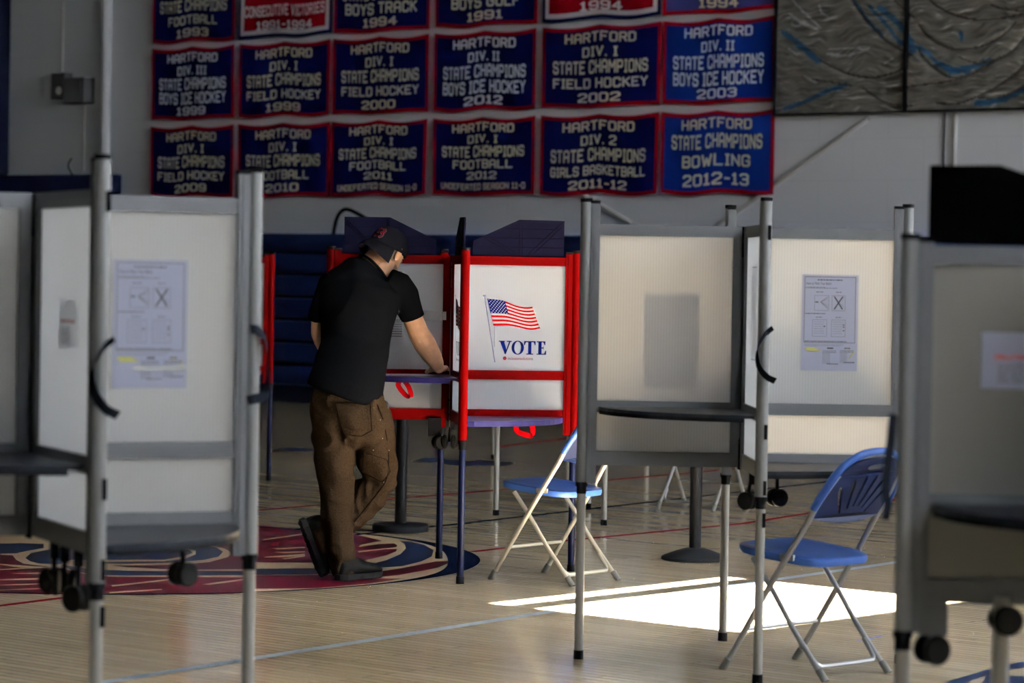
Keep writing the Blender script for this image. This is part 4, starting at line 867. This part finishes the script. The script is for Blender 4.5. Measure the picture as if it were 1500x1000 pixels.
# ------------------------------------------------------------------ folding chairs
def back_panel_curve(outer, holes, th):
    cu = bpy.data.curves.new('c', 'CURVE'); cu.dimensions = '2D'; cu.fill_mode = 'BOTH'; cu.extrude = th/2
    for P in [outer]+holes:
        s = cu.splines.new('POLY'); s.points.add(len(P)-1); s.use_cyclic_u = True
        for k, (a, b) in enumerate(P): s.points[k].co = (a, b, 0, 1)
    o = bpy.data.objects.new('c', cu); COL.objects.link(o)
    me = bpy.data.meshes.new_from_object(o.evaluated_get(bpy.context.evaluated_depsgraph_get()))
    bm = new(); bm.from_mesh(me); bpy.data.objects.remove(o); bpy.data.curves.remove(cu); bpy.data.meshes.remove(me)
    return bm
def folding_chair(label, loc, rot, frame):
    """faces +y; front feet at y=+.2, back leans towards -y"""
    c = thing('folding_chair', label, 'chair', loc, rot, 'blue fan-back folding chairs')
    fm = M[frame]; yf = .21
    up = lambda z: yf - .655*z
    # uprights run from the front feet up past the seat and arch over the backrest
    pts = []
    for z in (.03, .15, .30, .43, .56): pts.append((-.215 + .025*max(0, z-.35)/.4, up(z), z))
    arch = [(-.205, up(.62), .62), (-.195, up(.69), .69), (-.165, up(.75)-.0, .757), (-.11, up(.79), .80), (-.05, up(.806), .818)]
    pts += arch; full = smooth_path(pts + [(-x, y, z) for x, y, z in pts[::-1]], 4)
    bm = new(); tube(bm, full, .0115, 10); fr = obj('back_frame', bm, fm, c, True)
    bm = new(); tube(bm, [(-.213, up(.16), .16), (.213, up(.16), .16)], .008, 8); obj('stretcher', bm, fm, c, True)
    for s in (-1, 1):
        bm = new(); tube(bm, [(s*.2155, up(.0)+.002, .0), (s*.2155, up(.045), .045)], .015, 10); obj('foot', bm, M['rubber'], fr, True)
    yr = -.235
    rl = lambda z: yr + .80*z
    bm = new()
    P = [(-.185, rl(.42), .42), (-.185, rl(.30)-.005, .30), (-.185, rl(.18), .18), (-.188, rl(.03)-.01, .03)]
    tube(bm, smooth_path(P, 4), .0105, 10); tube(bm, smooth_path([(-x, y, z) for x, y, z in P], 4), .0105, 10)
    tube(bm, smooth_path([(-.178, rl(.12), .12), (-.176, rl(.075), .075), (-.16, rl(.05), .052), (-.12, rl(.047), .047), (.12, rl(.047), .047), (.16, rl(.05), .052), (.176, rl(.075), .075), (.178, rl(.12), .12)], 4), .0095, 8)
    rf = obj('rear_leg_frame', bm, fm, c, True)
    for s in (-1, 1):
        bm = new(); tube(bm, [(s*.188, rl(.0)-.014, .0), (s*.188, rl(.035)-.009, .04)], .014, 10); obj('foot', bm, M['rubber'], rf, True)
    # seat: rounded slab, dished
    bm = new(); W, y0, y1 = .205, -.185, .205
    n = 14; top = []
    def outline(k, n_=48):
        a = 2*PI*k/n_; ca, sa = math.cos(a), math.sin(a); e = 2/4.2
        return (W*math.copysign(abs(ca)**e, ca)*(1.0 - .06*(sa < 0)*abs(sa)), (y0+y1)/2 + (y1-y0)/2*math.copysign(abs(sa)**e, sa))
    rings = []
    for sc, dz in ((0.02, -.010), (.5, -.009), (.8, -.003), (.93, .002), (1.0, -.004), (1.01, -.018), (.985, -.030), (.9, -.030), (.86, -.022), (.3, -.022), (.02, -.022)):
        rings.append([bm.verts.new((outline(k)[0]*sc, (outline(k)[1]-(y0+y1)/2)*sc + (y0+y1)/2, .452 + dz + .02*((outline(k)[1]*sc))/.2)) for k in range(48)])
    for A, B in zip(rings, rings[1:]):
        for k in range(48): bm.faces.new((A[k], A[(k+1) % 48], B[(k+1) % 48], B[k]))
    bm.faces.new(rings[0]); bm.faces.new(rings[-1][::-1])
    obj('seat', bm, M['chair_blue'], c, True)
    # fan backrest with radiating slots and a hand hole
    half = lambda z: .20 - .0*(z) if z < .69 else .20*math.sqrt(max(0, 1-((z-.69)/.135)**2))**.75
    # in-plane coordinate t measured up the slope
    sl = math.hypot(1, .655)
    out = []
    for k in range(0, 13): out.append((-.196 + .392*k/12, .585 - .022*math.sin(PI*k/12)))
    for k in range(1, 22):
        a = PI*k/22; out.append((.193*math.copysign(abs(math.cos(a))**.55, math.cos(a)), .67 + .136*math.sin(a)**.8))
    holes = []
    for a in (-.62, -.36, -.12, .12, .36, .62):
        cx, cz, r0, r1 = 0, .50, .125, .245
        H_ = []
        for rr, ww in ((r0, .004), (r1-.02, .0085), (r1, .004)): H_.append((cx+rr*math.sin(a)*1.0+ww*math.cos(a), cz+rr*math.cos(a)-ww*math.sin(a)))
        for rr, ww in ((r1, -.004), (r1-.02, -.0085), (r0, -.004)): H_.append((cx+rr*math.sin(a)*1.0+ww*math.cos(a), cz+rr*math.cos(a)-ww*math.sin(a)))
        holes.append(H_)
    holes.append([(.055*math.copysign(abs(math.cos(2*PI*k/20))**.7, math.cos(2*PI*k/20)), .773+.012*math.sin(2*PI*k/20)) for k in range(20)])
    bm = back_panel_curve(out, holes, .008)
    for v in bm.verts:
        a, z, t = v.co.x, v.co.y, v.co.z
        v.co = Vector((a, up(z) + t - .020*(1-(a/.2)**2), z + t*.5))
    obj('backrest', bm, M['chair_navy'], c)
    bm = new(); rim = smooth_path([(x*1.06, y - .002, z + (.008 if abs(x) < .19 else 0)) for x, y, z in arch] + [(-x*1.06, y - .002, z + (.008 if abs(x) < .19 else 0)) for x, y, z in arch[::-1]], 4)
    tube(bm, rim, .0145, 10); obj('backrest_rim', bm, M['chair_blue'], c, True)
    bm = new()
    for s in (-1, 1):
        box(bm, s*.20-.006, s*.20+.006, up(.43)-.03, up(.43)+.03, .425, .447)
    obj('seat_bracket', bm, fm, c)
    return c
def chair_at(label, ff, rr, frame):
    d = Vector((ff[0]-rr[0], ff[1]-rr[1])).normalized(); a = math.atan2(-d.x, d.y)
    mid = Vector(((ff[0]+rr[0])/2, (ff[1]+rr[1])/2, 0))
    return folding_chair(label, mid, a, frame)
chair_at('blue folding chair with pale frame pulled up to the red booth', (.06, 14.03), (.37, 13.80), 'chair_cream')
chair_at('blue folding chair with grey frame beside the sun patch', (.94, 10.99), (1.262, 10.68), 'chair_grey')
chair_at('distant folding chair seen only by its legs behind the sunlit booth', (1.30, 18.55), (1.12, 18.22), 'chair_grey')

# ------------------------------------------------------------------ stanchions
def stanchion(label, loc, prof, pr):
    s = thing('stanchion', label, 'stanchion', loc, 0, 'black crowd-control stanchions')
    bm = new(); lathe(bm, prof, 48); obj('base', bm, M['stanchion_base'], s, True)
    zb = prof[-1][1]
    bm = new(); cyl(bm, 0, 0, zb-.002, .93, pr, 24); obj('pole', bm, M['stanchion'], s, True)
    bm = new(); lathe(bm, [(pr*1.0, .9302), (pr*1.12, .935), (pr*1.12, .985), (pr*.9, .997), (.005, 1.0)], 24); obj('belt_head', bm, M['black'], s, True)
stanchion('black stanchion on a thick flat round base, between the man and the red booth legs', (-.605, 16.36, 0), [(.14, 0), (.158, .004), (.158, .034), (.150, .042), (.04, .046)], .033)
stanchion('black stanchion on a low conical base beneath the sunlit booth', (.955, 15.0, 0), [(.165, 0), (.172, .003), (.172, .014), (.165, .020), (.10, .045), (.045, .062)], .031)

# ------------------------------------------------------------------ the voter
MX, MY = -.80, 13.75
man = thing('person', 'man in black t-shirt, tan work trousers and backward cap leaning on the red booth shelf', 'person', (MX, MY, 0))
def loft(bm, rings, seg=20, xf=None):
    pts = [Vector(r[:3]) for r in rings]; prev = []
    for i, p in enumerate(pts):
        t = (pts[min(i+1, len(pts)-1)] - pts[max(i-1, 0)]).normalized()
        a = t.cross(Vector((0, 1, 0)));  a.normalize(); b = a.cross(t).normalized()
        ring = [bm.verts.new(p + a*rings[i][3]*math.cos(2*PI*k/seg) + b*rings[i][4]*math.sin(2*PI*k/seg)) for k in range(seg)]
        if prev:
            for k in range(seg): bm.faces.new((prev[k], prev[(k+1) % seg], ring[(k+1) % seg], ring[k]))
        else: bm.faces.new(ring[::-1])
        prev = ring
    bm.faces.new(prev)
def finish(name, bm, mats, voxel, smooth_it, wrinkle=0.0, wscale=(6, 6, 6), pick=None, parent=None, smooth_fac=.5):
    bmesh.ops.recalc_face_normals(bm, faces=bm.faces)
    me = bpy.data.meshes.new(name); bm.to_mesh(me); bm.free()
    o = bpy.data.objects.new(name, me); COL.objects.link(o)
    r = o.modifiers.new('r', 'REMESH'); r.mode = 'VOXEL'; r.voxel_size = voxel
    s = o.modifiers.new('s', 'SMOOTH'); s.iterations = smooth_it; s.factor = smooth_fac
    me2 = bpy.data.meshes.new_from_object(o.evaluated_get(bpy.context.evaluated_depsgraph_get()))
    bpy.data.objects.remove(o); bpy.data.meshes.remove(me)
    me2.name = name
    if wrinkle:
        cs = [v.co.copy() for v in me2.vertices]; ns = [v.normal.copy() for v in me2.vertices]
        for v, c0, n0 in zip(me2.vertices, cs, ns):
            q = Vector((c0.x*wscale[0], c0.y*wscale[1], c0.z*wscale[2]))
            f = 1 - abs(noise.noise(q + Vector((noise.noise(q*.5)*1.5, 0, 0))))*2
            v.co = c0 + n0*(wrinkle*(f-.5))
    me2.materials.clear()
    for m_ in mats: me2.materials.append(m_)
    for p in me2.polygons:
        p.use_smooth = True
        p.material_index = pick(p.center) if pick else 0
    o = bpy.data.objects.new(name, me2); COL.objects.link(o); o.parent = parent
    return o
# head frame: bowed and turned to the right
hf = Vector((.42, .78, -.46)).normalized(); hu = (Vector((.30, 0, 1)) - hf*hf.dot(Vector((.30, 0, 1)))).normalized(); hr = hf.cross(hu)
HC = Vector(MAN['head'])
HM = Matrix(((hr.x, hf.x, hu.x, HC.x), (hr.y, hf.y, hu.y, HC.y), (hr.z, hf.z, hu.z, HC.z), (0, 0, 0, 1)))
def ring_stack(bm, prof, seg=24, xf=None):
    prev = None
    for z, cy, rx, ry in prof:
        ring = []
        for k in range(seg):
            co = Vector((rx*math.cos(2*PI*k/seg), cy+ry*math.sin(2*PI*k/seg), z))
            ring.append(bm.verts.new(xf @ co if xf is not None else co))
        if prev:
            for k in range(seg): bm.faces.new((prev[k], prev[(k+1) % seg], ring[(k+1) % seg], ring[k]))
        else: bm.faces.new(ring[::-1])
        prev = ring
    bm.faces.new(prev)
def ellip(bm, c, r, xf, seg=14):
    ring_stack(bm, [(c[2]+r[2]*math.sin(a), c[1], r[0]*math.cos(a)+.0002, r[1]*math.cos(a)+.0002) for a in [(-PI/2)+PI*k/8 for k in range(9)]], seg, xf @ Matrix.Translation((c[0], 0, 0)))
body = new()
ring_stack(body, [(-.124, .058, .016, .014), (-.118, .055, .034, .034), (-.095, .034, .052, .064), (-.060, .014, .062, .086), (-.020, .002, .069, .096), (.02, -.006, .073, .099), (.055, -.008, .070, .094), (.085, -.008, .052, .072), (.103, -.008, .025, .035)], 24, HM)
tube(body, [(0, .100, .005), (0, .112, -.018), (0, .122, -.036), (0, .108, -.045)], [.010, .012, .015, .010], 10, xf=HM)   # nose
ellip(body, (0, .094, -.072), (.024, .010, .008), HM); ellip(body, (0, .090, .022), (.05, .012, .012), HM)                        # lips, brow
for s in (-1, 1):                                                                                                             # ears
    ellip(body, (s*.077, -.012, -.012), (.008, .017, .026), HM @ Matrix.Rotation(s*.0, 4, 'Z'))
    tube(body, [HM @ Vector((s*(.080), -.012 + .020*math.cos(a)*1.0 - .008, -.008 + .032*math.sin(a))) for a in [PI*(-.55)+k*.32 for k in range(12)]], .0055, 8)
loft(body, MAN['core'], 22); loft(body, MAN['arm_r'], 16); loft(body, MAN['arm_l'], 14)
for nm in ('thigh_l', 'thigh_r', 'shin_l', 'shin_r'): loft(body, MAN[nm], 14)
def hand(bm, wrist, fwd, up, side, s=1):
    """palm, five separate bent fingers; side = direction of the thumb"""
    W = Vector(wrist); f = Vector(fwd).normalized(); u = Vector(up); u = (u - f*u.dot(f)).normalized(); sd_ = Vector(side); sd_ = (sd_ - f*sd_.dot(f) - u*sd_.dot(u)).normalized()
    at = lambda a, b, c: W + f*a + sd_*b + u*c
    Rm = Matrix(((sd_.x, f.x, u.x, W.x), (sd_.y, f.y, u.y, W.y), (sd_.z, f.z, u.z, W.z), (0, 0, 0, 1)))
    ring_stack(bm, [(-.016, .045, .030, .044), (-.008, .046, .039, .052), (.004, .046, .040, .053), (.013, .042, .030, .044)], 18, Rm)
    tube(bm, [at(-.02, 0, 0), at(.02, 0, 0)], [.026, .026], 12)
    for k, (b, ln) in enumerate(((.031, .068), (.0105, .078), (-.0105, .072), (-.031, .055))):
        sp = (b/.03)*.012
        tube(bm, smooth_path([at(.078, b*.95, .003), at(.094, b, .007), at(.094+ln*.45, b+sp*.5, .006), at(.094+ln*.75, b+sp*.8, -.001), at(.094+ln*.92, b+sp, -.012)], 3), [.0090]*5+[.0084]*4+[.0075]*4, 10)
    tube(bm, smooth_path([at(.018, .026, -.004), at(.036, .048, -.010), at(.060, .060, -.014), at(.084, .058, -.020)], 3), [.013, .0125, .012, .011, .0105, .010, .0095, .009, .0085, .008], 10)
hand(body, MAN['hand_r'], (-.02, 1, -.06), (-.05, 0, 1), (-1, .2, 0))
hand(body, MAN['hand_l'], (1, .02, -.06), (0, .1, 1), (0, -1, 0))
HI = HM.inverted()
def skin_pick(c):
    p = HI @ c
    if p.length < .16 and abs(p.x) < .0745 and p.z > -.125:
        if p.y > .018 and p.z < -.046: return 1
        if p.y < -.01 and p.z > -.045: return 2
    return 0
finish('body', body, [M['skin'], M['stubble'], M['hair']], .0042, 3, pick=skin_pick, parent=man)
for s in (-1, 1):
    bm = new(); ellip(bm, (s*.031, .081, -.003), (.012, .012, .010), HM); e_ = obj('eye', bm, M['stubble'], man, True)
    bm = new(); ellip(bm, (s*.031, .0915, -.003), (.005, .003, .005), HM); obj('pupil', bm, M['hair'], e_)
# t-shirt
bm = new(); loft(bm, MAN['torso'], 36); loft(bm, MAN['sleeve_r'], 22); loft(bm, MAN['sleeve_l'], 20)
shirt = finish('t_shirt', bm, [M['shirt']], .008, 5, .012, (5, 5, 4), parent=man)
bm = new(); last, prev_ = MAN['torso'][-1], MAN['torso'][-2]
t = (Vector(last[:3])-Vector(prev_[:3])).normalized(); a = t.cross(Vector((0, 1, 0))).normalized(); b = a.cross(t)
tube(bm, [Vector(last[:3]) + a*last[3]*1.0*math.cos(2*PI*k/28) + b*last[4]*1.0*math.sin(2*PI*k/28) for k in range(28)], .007, 8, closed=True); obj('collar', bm, M['shirt'], shirt, True)
# trousers
bm = new(); loft(bm, MAN['pelvis'], 32); loft(bm, MAN['leg_l'], 26); loft(bm, MAN['leg_r'], 26)
pants = finish('trousers', bm, [M['pants']], .007, 12, .013, (9, 9, 9), parent=man)
pb = bmesh.new(); pb.from_mesh(pants.data); bvh = BVHTree.FromBMesh(pb)
def onto(p, lift):
    d = (Vector(p) - Vector((-MX, -MY, 1.45))).normalized()
    h = bvh.ray_cast(Vector((-MX, -MY, 1.45)), d)
    return h[0] + h[1]*lift if h[0] else Vector(p)
def pocket(poly, name):
    poly = [Vector(p) for p in poly]; cen = sum(poly, Vector())/len(poly); nn = 5
    bm = new(); outline = []
    for i in range(len(poly)):
        a, b = poly[i], poly[(i+1) % len(poly)]
        for k in range(nn): outline.append(a.lerp(b, k/nn))
    rings = []
    for f in (1.0, .75, .5, .25): rings.append([bm.verts.new(onto(cen + (q-cen)*f, .004)) for q in outline])
    n_ = len(outline)
    for A, B in zip(rings, rings[1:]):
        for k in range(n_): bm.faces.new((A[k], A[(k+1) % n_], B[(k+1) % n_], B[k]))
    bm.faces.new(rings[-1])
    res = bmesh.ops.extrude_face_region(bm, geom=list(bm.faces))
    for v in res['geom']:
        if isinstance(v, bmesh.types.BMVert): v.co -= Vector((0, -1, 0))*.0055
    p_ = obj(name, bm, M['pants'], pants, True)
    return p_
pocket(MAN['pocket'], 'back_pocket'); pocket(MAN['thighp'], 'thigh_pocket')
bm = new()
for P in (MAN['pocket'], MAN['thighp']):
    P = [Vector(p) for p in P]; cen = sum(P, Vector())/len(P); q = []
    for i in range(len(P)): q += [P[i].lerp(P[(i+1) % len(P)], k/5) for k in range(5)]
    tube(bm, [onto(cen+(c-cen)*.97, .0055) for c in q], .0020, 5, closed=True)
tube(bm, smooth_path([onto(p, .002) for p in MAN['seam']], 3), .0026, 5)
obj('stitching', bm, M['stitch'], pants, True)
bm = new()
for px_ in range(9):
    c0 = Vector(MAN['seam'][px_ % 5]) + Vector((random.uniform(-.07, .02), 0, random.uniform(-.08, .08))); c0 = onto(c0, .002)
    if c0.y > -.45: tube(bm, [c0, c0 + Vector((random.uniform(-.004, .004), 0, .004))], .0013, 5)
obj('paint_spots', bm, M['flag_white'], pants)
pb.free()
bm = new(); tube(bm, smooth_path([(MAN['clip'][0][0], -.02, MAN['clip'][0][2]), MAN['clip'][1], MAN['clip'][2], MAN['clip'][3]], 4), .006, 8); obj('belt_clip', bm, M['clip'], man, True)
# shoes
def shoe(heel, fwd, up, L_=.285):
    f = Vector(fwd).normalized(); u = Vector(up); u = (u-f*u.dot(f)).normalized(); s = f.cross(u); Hh = Vector(heel)
    X = Matrix(((s.x, f.x, u.x, Hh.x), (s.y, f.y, u.y, Hh.y), (s.z, f.z, u.z, Hh.z), (0, 0, 0, 1)))
    plan = [(0.0, .026), (.02, .037), (.07, .042), (.13, .043), (.19, .050), (.235, .047), (.265, .036), (L_, .014)]
    hts = [.095, .112, .118, .098, .078, .070, .060, .044]
    bm = new(); prev = None
    for (y, w), h in zip(plan, hts):
        ring = []
        for k in range(16):
            a = 2*PI*k/16; cz = math.sin(a); co = Vector((w*.97*math.cos(a)*(1 if cz < 0 else (1-.35*cz)), y, .024 + (h-.024)*(.5+.5*cz)))
            ring.append(bm.verts.new(X @ co))
        if prev:
            for k in range(16): bm.faces.new((prev[k], prev[(k+1) % 16], ring[(k+1) % 16], ring[k]))
        else: bm.faces.new(ring[::-1])
        prev = ring
    bm.faces.new(prev); bmesh.ops.recalc_face_normals(bm, faces=bm.faces); bmesh.ops.subdivide_edges(bm, edges=bm.edges, cuts=1, use_grid_fill=True, smooth=1.0); sh = obj('shoe', bm, M['shoe'], man, True)
    bm = new(); out = [(-w*1.06, y) for y, w in plan] ; out = [(-.018, -.012)] + out + [(w*1.06, y) for y, w in plan[::-1]] + [(.018, -.012)]
    prism(bm, out, 0.004, .030, lambda a, b, h: X @ Vector((a, b, h)))
    for k in range(9): box(bm, -.038, .038, .005+.029*k, .023+.029*k, 0, .006, xf=X)
    obj('sole', bm, M['sole'], sh)
    bm = new()
    for k in range(5):
        y = .115+.022*k; h = .094-.009*k
        tube(bm, [X @ Vector((-.022, y, h-.006)), X @ Vector((0, y+.004, h+.003)), X @ Vector((.022, y, h-.006))], .003, 6)
    obj('laces', bm, M['sole'], sh)
hl = MAN['heel_l']; shoe((hl[0]-.005, hl[1]-.045, 0.0), (.62, .78, 0), (0, 0, 1))
hr_, tr_ = Vector(MAN['heel_r']), Vector(MAN['toe_r'])
d_ = (tr_ - hr_).normalized()
upv = Vector((.86, .28, .30))
shoe(Vector((tr_.x, tr_.y, 0.012)) - d_*.285 - upv.normalized()*.035, d_, upv)
# cap, worn backwards: brim over the nape
CB = HM @ Matrix.Translation((0, -.008, .018)) @ Matrix.Rotation(math.radians(6), 4, 'X')
bm = new(); prof = []
for k in range(9):
    a = (PI/2)*k/8.2; prof.append((.102*math.sin(a)**.92 - .012, -.0, .0855*math.cos(a)**.75, .112*math.cos(a)**.75))
ring_stack(bm, prof, 32, CB); cap = obj('cap', bm, M['cap'], man, True)
bm = new(); rows = []
for i in range(13):
    t_ = -1+2*i/12
    r0 = Vector((.080*math.sin(t_*1.15), -.106*math.cos(t_*1.15)*.98, -.010))
    ln = .075*(1-(abs(t_)**3.0))+.004
    row = []
    for j in range(5):
        q = j/4; row.append(Vector((r0.x*(1+.05*q), r0.y - ln*q, r0.z - .050*q*q*(1) - .55*abs(r0.x)*abs(r0.x)*q*8)))
    rows.append(row)
T_ = [[bm.verts.new(CB @ c) for c in r] for r in rows]; B_ = [[bm.verts.new(CB @ (c + Vector((0, 0, -.004)))) for c in r] for r in rows]
for i in range(12):
    for j in range(4):
        bm.faces.new((T_[i][j], T_[i+1][j], T_[i+1][j+1], T_[i][j+1])); bm.faces.new((B_[i][j], B_[i][j+1], B_[i+1][j+1], B_[i+1][j]))
    bm.faces.new((T_[i][4], T_[i+1][4], B_[i+1][4], B_[i][4])); bm.faces.new((T_[i][0], B_[i][0], B_[i+1][0], T_[i+1][0]))
for i in (0, 12):
    for j in range(4): bm.faces.new((T_[i][j], T_[i][j+1], B_[i][j+1], B_[i][j]))
obj('brim', bm, M['cap'], cap, True)
bm = new(); ellip(bm, (0, 0, .094), (.009, .009, .005), CB); obj('cap_button', bm, M['cap'], cap)
cb = bmesh.new(); cb.from_mesh(cap.data); cbv = BVHTree.FromBMesh(cb)
def cap_letter(bm, grow, lift):
    def fn(x, z):
        o_ = CB @ Vector((x, -.4, .030+z)); d = (CB.to_3x3() @ Vector((0, 1, 0))).normalized()
        h = cbv.ray_cast(o_, d); return (h[0] - d*lift) if h[0] else o_
    P = [[(-.016,-.022),(-.016,.022)],[(-.022,.022),(.008,.022),(.016,.015),(.016,.007),(.008,.001),(.018,-.006),(.018,-.015),(.010,-.022),(-.022,-.022)],[(-.016,.001),(.008,.001)]]
    for st in P:
        for (ax, az), (bx, bz) in zip(st, st[1:]):
            a, b = Vector((ax, az)), Vector((bx, bz)); d = (b-a).normalized(); n2 = Vector((-d.y, d.x))*(.0042+grow); e = d*(.003+grow)
            q = [a-e-n2, b+e-n2, b+e+n2, a-e+n2]
            bm.faces.new([bm.verts.new(fn(*p)) for p in q])
bm = new(); cap_letter(bm, .0016, .0022); obj('cap_letter_outline', bm, M['cap_white'], cap)
bm = new(); cap_letter(bm, 0, .0034); obj('cap_letter', bm, M['cap_red'], cap)
cb.free()
